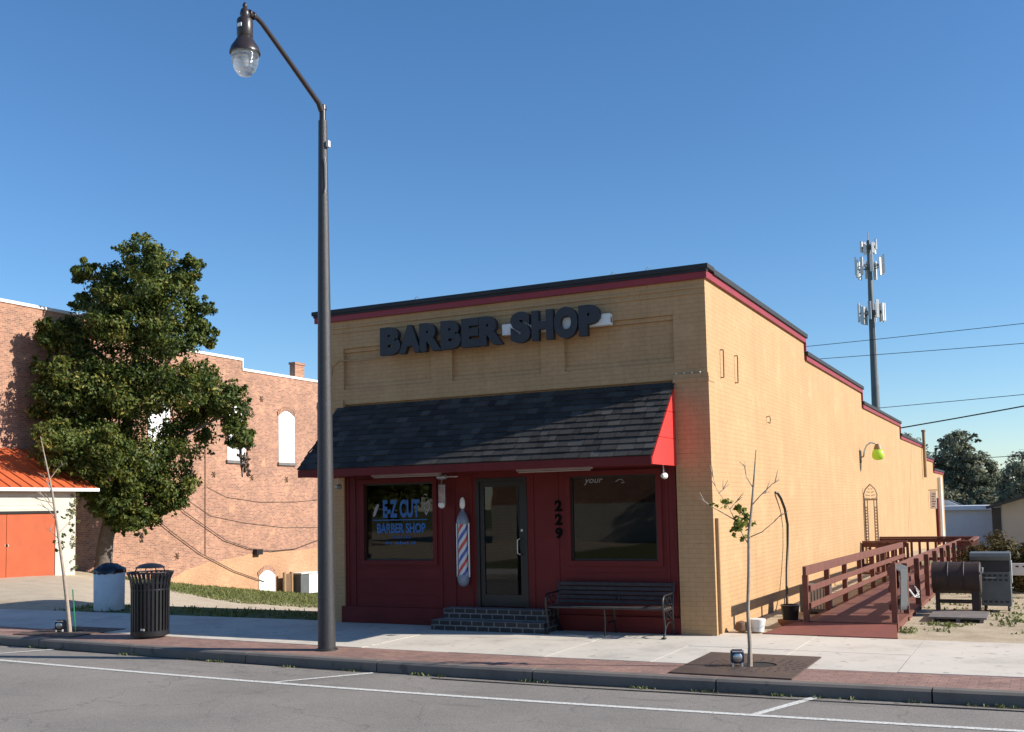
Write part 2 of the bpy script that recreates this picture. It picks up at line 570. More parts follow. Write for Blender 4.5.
def groundmat():
    """sandy dirt and gravel, with grass-stained patches and leaf litter"""
    m, t, b, L = nodes('sandy_lot_ground')
    v = objco(t)
    sand = ramp(t, noise(t, v, 1.3, 8, .75, L), [(0.3, (.33, .25, .16)), (.5, (.46, .37, .25)), (0.72, (.56, .47, .34))], L)
    sp = ramp(t, noise(t, v, 38, 5, .8, L), [(0.3, (.7, .7, .7)), (0.7, (1.2, 1.2, 1.2))], L)
    c = mixc(t, L, 1.0, sand, sp, 'MULTIPLY')
    a = t.nodes.new("ShaderNodeAttribute"); a.attribute_name = 'gravel'
    gv = ramp(t, noise(t, v, 14, 4, .8, L), [(0.3, (.30, .27, .24)), (0.7, (.56, .52, .47))], L)
    c = mixc(t, L, a.outputs['Fac'], c, gv)
    g = t.nodes.new("ShaderNodeAttribute"); g.attribute_name = 'turf'
    ad = t.nodes.new("ShaderNodeMath"); ad.operation = 'MULTIPLY_ADD'
    L(noise(t, v, 2.2, 7, .75, L), ad.inputs[0]); ad.inputs[1].default_value = 1.3
    sb = t.nodes.new("ShaderNodeMath"); sb.operation = 'ADD'; sb.inputs[1].default_value = -1.15
    L(g.outputs['Fac'], sb.inputs[0]); L(sb.outputs[0], ad.inputs[2])
    mr = t.nodes.new("ShaderNodeMapRange"); L(ad.outputs[0], mr.inputs[0])
    mr.inputs[1].default_value, mr.inputs[2].default_value = 0.0, .22
    gr = ramp(t, noise(t, v, 9, 5, .7, L), [(0.3, (.07, .09, .025)), (0.7, (.15, .16, .05))], L)
    c = mixc(t, L, mr.outputs[0], c, gr)
    L(c, b.inputs['Base Color'])
    b.inputs['Roughness'].default_value = .95
    bump(t, L, b, noise(t, v, 25, 5, .8, L), .6, .03)
    return m


M['asphalt'] = asphalt()
M['apron'] = concrete('worn_apron_concrete', (.52, .43, .30))
M['walk'] = concrete('pale_concrete', (.575, .52, .44))
M['kerb'] = concrete('kerb_concrete', (.16, .137, .118), 2)
M['paint'] = paintline()
M['ground'] = groundmat()
M['paver'] = brickmat('red_brick_pavers', (.32, .18, .135), (.255, .145, .118), (.17, .125, .105), bw=.21, bh=.105, ms=.007, rough=.85, varscale=1.6, dark=.75, light=1.2, pale=(.34, .22, .16), bstr=.5, flat=True)


# ------------------------------------------------------------------ foliage
def sprays(clumps, seed, n=9, reach=1.5):
    """loose leafy twigs standing out of each lump"""
    g = random.Random(seed)
    out = []
    for c in clumps:
        x, y, z, r = c[:4]
        for _ in range(n):
            d = Vector((g.gauss(0, 1), g.gauss(0, 1), g.gauss(.15, .8))).normalized()
            L = r * g.uniform(1.1, reach)
            for k in range(4):
                q = L * (.72 + .28 * k / 3)
                out.append((x + d.x * q, y + d.y * q, z + d.z * q - .10 * r * (k / 3) ** 2, r * (.22 - .04 * k), 2, 7))
    return out


def leaf_object(name, clumps, size, m, parent=None, seed=1, droop=0.0, aspect=0.5):
    """clumps: (x, y, z, r, nsub, nleaf[, squash]); thousands of folded leaf faces as one mesh"""
    g = np.random.default_rng(seed)
    C, N, T = [], [], []
    for c in clumps:
        x, y, z, r, ns, nl = c[:6]
        sq = c[6] if len(c) > 6 else 1.0
        d = g.normal(size=(ns, 3)); d /= np.linalg.norm(d, axis=1)[:, None]
        sub = d * (r * (0.25 + 0.72 * g.random(ns) ** .6))[:, None]
        sub[:, 2] *= sq
        for s in sub:
            q = g.normal(size=(nl, 3)); q /= np.linalg.norm(q, axis=1)[:, None]
            q *= (r * (.30 + .16 * g.random()) * g.random(nl) ** .5)[:, None]
            q[:, 2] *= .75
            C.append(np.array([x, y, z]) + s + q)
            nn = q / (np.linalg.norm(q, axis=1)[:, None] + 1e-6) * .5 + s / (np.linalg.norm(s) + 1e-6) * .6 + np.array([0, 0, .5]) + g.normal(size=(nl, 3)) * .55
            N.append(nn)
            T.append(np.clip(g.normal(.45 + .75 * (g.random() - .5), .18, nl), 0, 1))
    C = np.concatenate(C); N = np.concatenate(N); T = np.concatenate(T)
    N /= np.linalg.norm(N, axis=1)[:, None]
    n = len(C)
    a = np.cross(N, g.normal(size=(n, 3))); a[:, 2] -= droop
    a /= np.linalg.norm(a, axis=1)[:, None]
    b = np.cross(N, a); b /= np.linalg.norm(b, axis=1)[:, None]
    s = size * (.6 + .8 * g.random(n))[:, None]
    V = np.empty((n, 4, 3))
    V[:, 0] = C - a * s * .5
    V[:, 1] = C + b * s * aspect * .5 + N * s * .08
    V[:, 2] = C + a * s * .5
    V[:, 3] = C - b * s * aspect * .5 + N * s * .08
    return quads(name, V.reshape(-1, 3), T, m, parent)


def quads(name, V, T, m, parent=None):
    n = len(V) // 4
    me = bpy.data.meshes.new(name)
    me.vertices.add(len(V)); me.vertices.foreach_set('co', V.ravel())
    idx = np.arange(n)[:, None] * 4
    tri = np.concatenate([idx + np.array([[0, 1, 2]]), idx + np.array([[0, 2, 3]])], axis=1).reshape(-1)
    me.loops.add(len(tri)); me.loops.foreach_set('vertex_index', tri.astype(np.int32))
    me.polygons.add(n * 2)
    me.polygons.foreach_set('loop_start', np.arange(0, n * 6, 3, dtype=np.int32))
    at = me.attributes.new('tone', 'FLOAT', 'FACE')
    at.data.foreach_set('value', np.repeat(T, 2).astype(np.float32))
    me.update(calc_edges=True)
    me.validate()
    return link(name, me, m, parent)


# ------------------------------------------------------------------ the ground
def bow(x):
    d = x + 2.5
    return .9 * (1 - math.exp(-d * d * .006 / .9))


def sstep(a, b, v):
    q = min(1, max(0, (v - a) / (b - a)))
    return q * q * (3 - 2 * q)


GU = [(-50, 0), (6, 0), (13, -.05), (14.7, -.15), (16, -.35), (18, -.7), (20, -1.05), (22.5, -1.38), (26.3, -1.9), (31, -2.4), (60, -2.6), (400, -2.8)]


def ground_z(x, y):
    if y < .05:
        return -.45 if y > -13.2 else -.02
    u = y + .9 * (max(x, -40) + 31)
    zl = float(np.interp(u, [p[0] for p in GU], [p[1] for p in GU])) * sstep(1.5, 4.8, y)
    zr = -.015 - 2.0 * sstep(30, 55, y)
    k = sstep(-6.5, -1.5, x)
    zl = max(zl, -2.8)
    return zl * (1 - k) + zr * k - .012 * (1 if y < 1 else 0)


def axis_samples(lo, hi, fine, outer):
    a = list(np.arange(lo, hi + .01, fine))
    v, s = hi, fine
    while v < outer:
        s *= 1.5; v += s; a.append(v)
    v, s = lo, fine
    while v > -outer:
        s *= 1.5; v -= s; a.insert(0, v)
    return a


xs = axis_samples(-36, 14, .7, 700)
ys = sorted(set([round(v, 3) for v in axis_samples(.3, 44, .7, 700) if v > .25] + [.04, .06, 1.2, 1.5, 1.8, 2.1, -13.1, -13.3] + list(-13.3 - np.cumsum(1.6 ** np.arange(14)))))
me = bpy.data.meshes.new('ground')
vv = [(x, y, ground_z(x, y)) for y in ys for x in xs]
nx = len(xs)
ff = [(j * nx + i, j * nx + i + 1, (j + 1) * nx + i + 1, (j + 1) * nx + i) for j in range(len(ys) - 1) for i in range(nx - 1)]
me.from_pydata(vv, [], ff)
ga = me.attributes.new('gravel', 'FLOAT', 'POINT')
ta = me.attributes.new('turf', 'FLOAT', 'POINT')
gvals, tvals = [], []
for x, y, z in vv:
    left = sstep(-4, -8, x)
    gvals.append(left * sstep(1.2, 2.5, y) * (1 - sstep(-27, -29, x)) * .3)
    # grass on the bank behind the pavement and along the foot of the brick wall
    wall = sstep(-22, -26.5, x) * sstep(13.5, 17, y)
    bank = left * (1 - sstep(1.5, 2.2, y)) * sstep(-17, -13, x) * .95
    right = .42 * sstep(-1, 1, x) * sstep(4, 12, y) + .25 * sstep(-1, 1, x)
    far = sstep(60, 90, y)
    tvals.append(max(wall * 1.0, bank, right, far, sstep(60, 100, abs(x)), (.35 if y > -60 else .8) if y < -13 else 0))
ga.data.foreach_set('value', np.array(gvals, dtype=np.float32))
ta.data.foreach_set('value', np.array(tvals, dtype=np.float32))
tag(link('ground', me, M['ground'], None, True), 'sandy vacant ground around the barber shop', kind='structure')


def strip(name, f0, f1, z, m, x0=-60, x1=45, step=.5, thick=0.0, label=None):
    X = np.arange(x0, x1 + .01, step)
    mb = MB()
    bm = mb.bm
    rows = []
    for x in X:
        r = [bm.verts.new((x, f0(x), z)), bm.verts.new((x, f1(x), z))]
        if thick:
            r += [bm.verts.new((x, f1(x), z - thick)), bm.verts.new((x, f0(x), z - thick))]
        rows.append(r)
    k = 4 if thick else 2
    for a, b_ in zip(rows[:-1], rows[1:]):
        for i in range(k if thick else 1):
            bm.faces.new((a[i], b_[i], b_[(i + 1) % k], a[(i + 1) % k]))
    if thick:
        bm.faces.new(rows[0]); bm.faces.new(rows[-1])
    return tag(mb.build(name, m), label, kind='structure')


YK, YB, YP = -4.05, -2.95, -5.27
strip('road', lambda x: -12.9, lambda x: YK + bow(x) + .02, -.15, M['asphalt'], label='grey asphalt street')
strip('opposite_sidewalk', lambda x: -15.5, lambda x: -12.9, 0, M['walk'], thick=.3)

# pavement slabs: real separate slabs with open joints, in two rows
JX = [2.98 + 1.52 * k for k in range(-26, 12)]


def slab_row(f0, f1, z, seed):
    mb = MB()
    g = random.Random(seed)
    for a, b_ in zip(JX[:-1], JX[1:]):
        x0, x1 = a + .003, b_ - .003
        dz = g.uniform(-.003, .003)
        P = [(x0, f0(x0)), (x1, f0(x1)), (x1, f1(x1)), (x0, f1(x0))]
        mb.prism(P, z - .12, z + dz, 'z')
    return mb


mb = slab_row(lambda x: YB + bow(x) + .004, lambda x: -1.262, 0, 3)
mb2 = slab_row(lambda x: -1.25, lambda x: .12 if x < -7.3 else .38, 0, 5)
me2 = bpy.data.meshes.new('tmp'); mb2.bm.to_mesh(me2); mb2.bm.free()
mb.bm.from_mesh(me2)
bpy.data.meshes.remove(me2)
tag(mb.build('sidewalk', M['walk']), 'pale concrete sidewalk', kind='structure')
strip('sidewalk_bedding', lambda x: YB + bow(x), lambda x: .10, -.006, M['soil'])
strip('brick_paving', lambda x: YK + bow(x) + .16, lambda x: YB + bow(x) - .002, -.004, M['paver'], thick=.1, label='red brick paver band along the kerb')
# kerb stones, cut at joints
mb = MB()
kx = [-60 + 2.35 * k for k in range(46)]
for a, b_ in zip(kx[:-1], kx[1:]):
    n = 4
    for i in range(n):
        x0 = a + (b_ - a) * i / n + (.009 if i == 0 else 0); x1 = a + (b_ - a) * (i + 1) / n - (.009 if i == n - 1 else 0)
        y0, y1 = YK + bow(x0), YK + bow(x1)
        sec = lambda y: [(y, -.3), (y + .012, -.03), (y + .04, -.003), (y + .155, .003), (y + .155, -.3)]
        A = [mb.bm.verts.new((x0, p[0], p[1])) for p in sec(y0)]
        B = [mb.bm.verts.new((x1, p[0], p[1])) for p in sec(y1)]
        for q in range(5):
            mb.bm.faces.new((A[q], A[(q + 1) % 5], B[(q + 1) % 5], B[q]))
        if i == 0: mb.bm.faces.new(A)
        if i == n - 1: mb.bm.faces.new(B[::-1])
tag(mb.build('kerb', M['kerb']), 'concrete kerb stones', kind='structure')
# gutter dirt and a dark strip painted as a thin shadow by the kerb
strip('gutter_dirt', lambda x: YK + bow(x) - .05 - .05 * math.sin(x * 1.7) * math.sin(x * .53), lambda x: YK + bow(x) + .02, -.146, M['soil'], step=.25)
strip('gutter_shadow_line', lambda x: YK + bow(x) - .235, lambda x: YK + bow(x) - .19 + .012 * math.sin(x * 2.1), -.144, M['cable'], x0=-2.6, step=.25)
# parking lines
strip('road_marking', lambda x: YP + bow(x) - .05, lambda x: YP + bow(x) + .05, -.145, M['paint'])
for (xa, ya, xb, yb) in ((1.84, YP + bow(1.84) + .05, 2.28, -3.80), (-4.4, YP + bow(-4.4) + .05, -3.6, -4.12), (-10.96, YP + bow(-10.96) + .05, -10.2, -3.78)):
    dx, dy = xb - xa, yb - ya
    l = math.hypot(dx, dy); px, py = -dy / l * .05, dx / l * .05
    mb = MB()
    mb.face([(xa + px, ya, -.1445), (xb + px, yb + py, -.1445), (xb - px, yb - py, -.1445), (xa - px, ya, -.1445)])
    tag(mb.build('road_marking', M['paint']), kind='structure')

# grass tufts
def grass(name, areas, h, seed, label):
    g = np.random.default_rng(seed)
    P = []
    for (x0, x1, y0, y1, n) in areas:
        cx = g.uniform(x0, x1, n // 6 + 1); cy = g.uniform(y0, y1, n // 6 + 1)
        for x, y in zip(cx, cy):
            for _ in range(6):
                a, b_ = x + g.normal() * .09, y + g.normal() * .09
                P.append((a, b_, ground_z(a, b_)))
    P = np.array(P)
    n = len(P)
    ang = g.random(n) * 6.28
    d = np.stack([np.cos(ang), np.sin(ang), np.zeros(n)], 1)
    hh = h * (.4 + g.random(n))[:, None]
    lean = g.normal(size=(n, 3)) * .35; lean[:, 2] = 1
    V = np.empty((n, 4, 3))
    V[:, 0] = P - d * .012 * 2; V[:, 1] = P + d * .012 * 2
    V[:, 2] = P + lean * hh + d * .004; V[:, 3] = P + lean * hh - d * .004
    o = quads(name, V.reshape(-1, 3), g.random(n), M['grass'])
    return tag(o, label, kind='stuff')


grass('grass', [(-30.8, -23, 15, 33, 15000), (-15, -7.6, .2, 1.3, 900)], .075, 4, 'grass along the foot of the brick wall')
grass('grass', [(2.55, 2.72, 1.2, 1.9, 70), (2.7, 4.6, 1.4, 3, 50), (2.8, 3.4, 2.3, 2.7, 90), (2.6, 5.5, 4.5, 8.8, 260), (3.75, 4.3, 2.5, 4.6, 160)], .04, 6, 'sparse weeds on the sandy lot by the ramp')

def gutter_weeds():
    g = np.random.default_rng(77)
    P = []
    for _ in range(34):
        x = g.uniform(-12, 4.5)
        for _k in range(int(g.integers(3, 14))):
            xx = x + g.normal() * .07
            P.append((xx, YK + bow(xx) - .02 - abs(g.normal()) * .03, -.146))
    P = np.array(P); n = len(P)
    a = g.random(n) * 6.28
    d = np.stack([np.cos(a), np.sin(a), np.zeros(n)], 1)
    lean = g.normal(size=(n, 3)) * .5; lean[:, 2] = 1
    h = (.012 + .028 * g.random(n))[:, None]
    V = np.empty((n, 4, 3))
    V[:, 0] = P - d * .012; V[:, 1] = P + d * .012; V[:, 2] = P + lean * h + d * .005; V[:, 3] = P + lean * h - d * .005
    tag(quads('weeds', V.reshape(-1, 3), g.random(n), M['grass']), 'tiny weeds growing in the kerb gutter', kind='stuff')


gutter_weeds()

# ------------------------------------------------------------------ the barber shop
shop = thing('barber_shop', 'tan painted brick barber shop with red storefront and stepped parapet', 'building')
XL, DEP = -7.58, 45.0
SEC = [(0, 7.9, 5.64), (7.9, 16.36, 5.25), (16.36, 25.8, 4.81), (25.8, 34.8, 4.36), (34.8, 39.2, 3.86), (39.2, DEP, 3.36)]
mb = MB()
for i, (a, b_, h) in enumerate(SEC):
    mb.box(-.3, 0, a if i else .31, b_, -3, h)
mb.build('side_wall', M['tan'], shop)
mb = MB()
for i, (a, b_, h) in enumerate(SEC):
    mb.box(XL, XL + .3, a if i else .31, b_, -3, h)
mb.build('side_wall', M['tan'], shop)
MB().box(XL + .3, -.3, DEP - .3, DEP, -3, 3.36).build('rear_wall', M['tan'], shop)
mb = MB()
for a, b_, h in SEC:
    mb.box(XL + .3, -.3, a + .31 if a == 0 else a, b_ - (0 if b_ < DEP else .3), h - .55, h - .4)
mb.build('roof', M['roof'], shop)

# front wall above the storefront, with three sunk panels
mb = MB()
mb.box(XL, 0, .07, .31, 2.62, 5.64)
zb, z0, z1, zt = 4.04, 4.32, 5.10, 5.64
mb.box(XL, 0, 0, .07, zb, z0)
mb.box(XL, 0, 0, .07, z1, zt)
px = [(XL, -7.0), (-5.08, -4.65), (-2.90, -2.46), (-.54, 0)]
for a, b_ in px:
    mb.box(a, b_, 0, .07, z0, z1)
for (a, b_) in ((-7.0, -5.08), (-4.65, -2.90), (-2.46, -.54)):   # stepped brick edge inside each panel
    mb.box(a, b_, .035, .07, z1 - .075, z1)
    mb.box(a, b_, .035, .07, z0, z0 + .075)
mb.build('front_wall', M['tan'], shop)
mb = MB()
mb.box(XL - .004, .004, -.022, .0, 5.49, 5.515)
mb.box(XL - .004, .004, -.016, .0, 5.395, 5.425)
mb.build('string_course', M['tan'], shop)
for a, b_ in ((XL - .02, -7.0), (-.555, .022)):
    mb = MB()
    mb.box(a, b_, -.03, .31, -.3, 3.99)
    mb.box(a - .008, b_ + .008, -.042, .31, 3.99, 4.065)
    mb.box(a - .002, b_ + .002, -.034, .31, 4.065, 4.12)
    mb.build('pilaster', M['tan'], shop)
for x in (-.5, -.37, -.24, -.11):
    MB().lathe([(.012, 0), (.014, .012), (.004, .022)], (x, -.036, 4.125), 8).build('bead_light', M['plasticwhite'], shop)

# red trim board and black coping, stepping down the side
mb, mc = MB(), MB()
mb.box(XL - .05, .05, -.06, .0, 5.632, 5.734)
mc.box(XL - .09, .09, -.105, .30, 5.775, 5.855, .012)
mc.box(XL - .06, .06, -.08, .0, 5.735, 5.774)
mb.build('trim_board', M['redtrim'], shop)
for i, (a, b_, h) in enumerate(SEC):
    mb = MB()
    a0 = .002 if i == 0 else a + .05
    mb.box(.001, .05, a0, b_, h - .005, h + .10)
    mb.box(-.299, .05, b_ + .001, b_ + .05, SEC[i + 1][2] + .2 if i + 1 < len(SEC) else h - .1, h + .10)
    mb.build('trim_board', M['redtrim'], shop)
    mc.box(-.34, .085, (a + .05 if i else .301), b_ + .085, h + .1005, h + .20, .012)
    mc.box(XL - .05, XL + .34, (a + .05 if i else .301), b_ + .085, h + .1005, h + .20, .012)
mc.build('coping', M['coping'], shop)
for x in (-5.35, -1.55, -.95):
    MB().tube([(x, -.1, 5.85), (x + .05, -.11, 5.9), (x + .09, -.1, 5.87)], .006, 5).build('cable_clip', M['steel'], shop)
# conduit running along the front wall to the sign
MB().tube([(-7.3, -.012, 4.06), (-7.3, -.012, 4.55), (-7.25, -.012, 4.78), (-7.1, -.012, 4.88), (-6.6, -.012, 4.86), (-5.95, -.02, 4.9)], .014, 6).build('conduit', M['tan'], shop, True)

# storefront of red boards
mb = MB()
yf, yb_ = .015, .10
wl, dr, wr = (-6.57, -5.09, 1.14, 2.54), (-4.22, -3.23, .35, 2.57), (-2.42, -.91, 1.15, 2.55)
mb.box(-7.0, wl[0], yf, yb_, 0, 2.75)
mb.box(wl[0], wl[1], yf, yb_, 0, wl[2]); mb.box(wl[0], wl[1], yf, yb_, wl[3], 2.75)
mb.box(wl[1], dr[0], yf, yb_, 0, 2.75)
mb.box(dr[0], dr[1], yf, yb_, 0, dr[2] - .002); mb.box(dr[0], dr[1], yf, yb_, dr[3], 2.75)
mb.box(dr[1], wr[0], yf, yb_, 0, 2.75)
mb.box(wr[0], wr[1], yf, yb_, 0, wr[2]); mb.box(wr[0], wr[1], yf, yb_, wr[3], 2.75)
mb.box(wr[1], -.555, yf, yb_, 0, 2.75)
mb.build('storefront_panel', M['redwall'], shop)
mb = MB()
for x in (-6.78, -6.93, -4.93, -4.66, -4.31, -3.12, -2.66, -.74, -.60):
    mb.box(x - .02, x + .02, yf - .016, yf, .31, 2.68, .003)
for z in (.52, .80, 1.0):
    mb.box(-6.76, -4.95, yf - .010, yf, z - .008, z + .008)
for z in (.62, .95):
    mb.box(-2.64, -.76, yf - .010, yf, z - .008, z + .008)
mb.build('batten', M['redwall'], shop)
MB().box(-7.06, -4.55, -.05, yf, 0, .30, .006).build('plinth', M['redwall'], shop)
MB().box(-2.75, -.56, -.04, yf, 0, .26, .006).build('plinth', M['redwall'], shop)


def window(x0, x1, z0_, z1_):
    f = MB()
    o = .085
    f.box(x0 - o, x1 + o, -.018, yf, z1_, z1_ + o, .004); f.box(x0 - o, x1 + o, -.018, yf, z0_ - o, z0_, .004)
    f.box(x0 - o, x0, -.018, yf, z0_, z1_, .004); f.box(x1, x1 + o, -.018, yf, z0_, z1_, .004)
    w_ = f.build('window', M['redwall'], shop)
    g = MB()
    t_ = .03
    g.box(x0 + .001, x1 - .001, .03, .09, z1_ - t_, z1_ - .001); g.box(x0 + .001, x1 - .001, .03, .09, z0_ + .001, z0_ + t_)
    g.box(x0 + .001, x0 + t_, .031, .09, z0_ + t_, z1_ - t_); g.box(x1 - t_, x1 - .001, .031, .09, z0_ + t_, z1_ - t_)
    g.build('frame', M['dark'], w_)
    q = MB()
    q.face([(x0 + t_, .058, z0_ + t_), (x1 - t_, .058, z0_ + t_), (x1 - t_, .058, z1_ - t_), (x0 + t_, .058, z1_ - t_)])
    q.build('glass', M['glass'], w_)
    return w_


win_l = window(*wl)
win_r = window(*wr)
# lettering on the left window (on the outside of its glass)
bits = [('E-Z CUT', -6.19, -5.40, 1.91, 2.24, .042, 'blue'), ('BARBER SHOP', -6.32, -5.28, 1.63, 1.81, .03, 'blue'),
        ('WALK-INS', -5.99, -5.60, 1.535, 1.585, .0, 'blue'), ('229 CLIPPERS DR', 0, 0, 0, 0, 0, None)]
for s, x0, x1, z0_, z1_, bo, mt in bits:
    if mt: link('lettering', fit_text(s, x0, x1, z0_, z1_, .053, .003, bo), M[mt], win_l)
mb = MB()
mb.box(-6.42, -5.24, .052, .055, 1.862, 1.878)
for i in range(13):                      # a last line too worn to read
    x = -6.13 + i * .05
    if i in (3, 10): continue
    mb.box(x, x + .032, .052, .055, 1.43, 1.43 + .035 + .012 * (i % 3 == 0))
mb.build('lettering', M['blue'], win_l)
mb = MB()                                # clipper at the left, scissors at the right
mb.prism([(-6.41, 1.93), (-6.36, 1.95), (-6.30, 2.08), (-6.27, 2.15), (-6.31, 2.17), (-6.36, 2.10), (-6.40, 2.0)], .052, .055, 'y')
mb.build('decal', M['decal'], win_l)
mb = MB()
for a, b_ in (((-5.31, 2.18), (-5.275, 1.97)), ((-5.20, 2.2), (-5.30, 2.12)), ((-5.20, 2.2), (-5.18, 2.09)), ((-5.18, 2.09), (-5.27, 1.95)), ((-5.215, 2.05), (-5.29, 2.03))):
    mb.beam((a[0], .0535, a[1]), (b_[0], .0535, b_[1]), .003, .022, (0, 0, 1) if abs(a[0] - b_[0]) > abs(a[1] - b_[1]) else (1, 0, 0))
mb.build('decal', M['decal'], win_l)
link('lettering', fit_text('your', -2.17, -1.86, 2.40, 2.50, .053, .003, .0, .03), M['decal'], win_r)
mb = MB()
mb.tube([(-1.62, .053, 2.44), (-1.56, .053, 2.48), (-1.50, .053, 2.47), (-1.47, .053, 2.42), (-1.52, .053, 2.42)], .006, 5)
mb.build('lettering', M['decal'], win_r)

# door
x0, x1, z0_, z1_ = dr
d = MB()
d.box(x0 + .001, x0 + .06, .005, .095, z0_, z1_ - .001); d.box(x1 - .06, x1 - .001, .005, .095, z0_, z1_ - .001)
d.box(x0 + .06, x1 - .06, .006, .095, z1_ - .06, z1_ - .001)
door = d.build('door', M['dark'], shop)
d = MB()
lx0, lx1, lz0, lz1 = x0 + .062, x1 - .062, z0_ + .01, z1_ - .062
d.box(lx0, lx0 + .085, .03, .075, lz0, lz1, .003); d.box(lx1 - .085, lx1, .03, .075, lz0, lz1, .003)
d.box(lx0 + .085, lx1 - .085, .031, .075, lz0, lz0 + .2); d.box(lx0 + .085, lx1 - .085, .031, .075, lz1 - .09, lz1)
d.build('door_leaf', M['dark'], door)
MB().face([(lx0 + .085, .055, lz0 + .2), (lx1 - .085, .055, lz0 + .2), (lx1 - .085, .055, lz1 - .09), (lx0 + .085, .055, lz1 - .09)]).build('glass', M['glass'], door)
hx = lx1 - .05
MB().tube([(hx, .03, 1.52), (hx - .02, -.02, 1.52), (hx - .06, -.03, 1.5), (hx - .065, -.03, 1.32), (hx - .06, -.03, 1.27), (hx - .02, -.02, 1.25), (hx, .03, 1.25)], .012, 8).build('handle', M['chrome'], door, True)
MB().lathe([(.022, -.012), (.022, .0), (.01, .001)], (hx, .03, 1.66), 14, 'y').build('lock', M['chrome'], door, True)
# house number, one digit above the other
for s, zc in (('2', 2.065), ('2', 1.835), ('9', 1.605)):
    link('house_number', fit_text(s, -2.705, -2.575, zc - .095, zc + .095, yf - .012, .014, .05), M['matt'], shop)

# room behind the glass
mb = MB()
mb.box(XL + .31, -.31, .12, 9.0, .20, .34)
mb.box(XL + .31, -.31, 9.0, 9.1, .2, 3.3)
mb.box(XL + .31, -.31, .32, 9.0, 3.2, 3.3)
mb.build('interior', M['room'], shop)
mb = MB()
for i in range(7):
    x = -3.55 + i * .035
    mb.tube([(x + .05, .20 + .02 * (i % 2), 2.45), (x + .07 - .02 * i * .3, .20, 1.9), (x + .10, .21, 1.3)], .022, 6)
mb.build('curtain', M['curtain'], shop, True)

# shingled awning
awn = MB().box(-7.07, -.57, -1.12, -.001, 2.675, 2.70).build('awning', M['redwall'], shop)
S0, S1 = Vector((0, -1.235, 2.79)), Vector((0, -.004, 4.005))
sl = (S1 - S0).normalized(); nn = Vector((0, -sl.z, sl.y)); slen = (S1 - S0).length
g = np.random.default_rng(11)
V, T, rows = [], [], 12
hrow = slen / rows
for r in range(rows):
    x = -7.13 - g.random() * .2
    while x < -.545:
        wd = .11 + .20 * g.random()
        a, b_ = max(x, -7.13), min(x + wd - .005, -.53)
        if b_ - a > .02:
            th = .016 + .012 * g.random()
            lo = S0 + sl * (r * hrow - g.random() * .006); hi = S0 + sl * min((r + 1.15) * hrow, slen)
            p0 = Vector((a, 0, 0)) + lo + nn * th; p1 = Vector((b_, 0, 0)) + lo + nn * th
            p2 = Vector((b_, 0, 0)) + hi + nn * .002; p3 = Vector((a, 0, 0)) + hi + nn * .002
            q0 = Vector((a, 0, 0)) + lo - nn * .004; q1 = Vector((b_, 0, 0)) + lo - nn * .004
            tv = float(np.clip(g.normal(.45, .25), 0, 1))
            V += [p0, p1, p2, p3, q0, q1, p1, p0]; T += [tv, tv]
        x += wd
quads('shingle_roof', np.array([tuple(v) for v in V]), np.array(T), M['shingle'], awn)
mb = MB()
mb.prism([(-1.222, 2.792), (-.02, 3.98), (-.02, 3.93), (-1.222, 2.745)], -7.1, -.56, 'x')
mb.build('deck', M['redwall'], awn)
MB().box(-7.11, -.545, -1.25, -1.222, 2.652, 2.782, .004).build('fascia', M['redwall'], awn)
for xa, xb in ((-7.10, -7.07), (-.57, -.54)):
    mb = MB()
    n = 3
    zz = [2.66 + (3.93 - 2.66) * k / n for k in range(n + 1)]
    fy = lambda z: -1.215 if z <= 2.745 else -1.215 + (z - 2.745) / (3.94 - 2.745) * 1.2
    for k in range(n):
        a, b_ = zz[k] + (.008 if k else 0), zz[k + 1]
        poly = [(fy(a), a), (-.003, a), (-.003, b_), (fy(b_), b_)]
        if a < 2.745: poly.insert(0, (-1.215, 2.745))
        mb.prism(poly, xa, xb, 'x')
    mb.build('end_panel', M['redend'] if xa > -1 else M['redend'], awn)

# brick steps up to the door
mb = MB()
mb.box(-4.70, -2.72, -.34, -.051, .17, .345)
mb.box(-4.78, -2.66, -.63, -.051, -.02, .17)
mb.build('steps', M['stepbrick'], shop)

# small ironwork and pipes on the long side wall
for (y, za, zb2) in ((.79, 4.58, 4.12), (1.70, 4.59, 4.12)):
    mb = MB()
    mb.tube([(0, y, za), (.05, y, za), (.055, y, za - .02), (.05, y, zb2 + .02), (.05, y, zb2), (0, y, zb2)], .011, 6)
    mb.build('anchor_rod', M['rod'], shop, True)
mb = MB()
mb.tube([(0, 3.95, 3.68), (.06, 3.95, 3.70), (.07, 3.97, 3.63), (.05, 4.0, 3.56), (.02, 3.97, 3.58)], .011, 6)
mb.build('ring_hook', M['rod'], shop, True)
mb = MB()
mb.box(.024, .075, .06, .11, 0.02, 1.82, .006)
mb.build('drainpipe', M['downpipe'], shop)
mb = MB()
mb.tube([(.12, 33.9, 3.02), (.12, 33.9, 5.05)], .07, 10)
mb.tube([(.12, 33.9, 5.05), (.12, 33.9, 5.14)], .10, 10)
mb.build('vent_pipe', M['downpipe'], shop, True)
mb = MB()
mb.tube([(.12, 41.3, -.2), (.12, 41.3, 3.15)], .10, 10)
mb.build('drainpipe', M['white'], shop, True)
MB().box(.0, .12, 39.6, 40.2, -.2, 2.1).build('door', M['redwall'], shop)

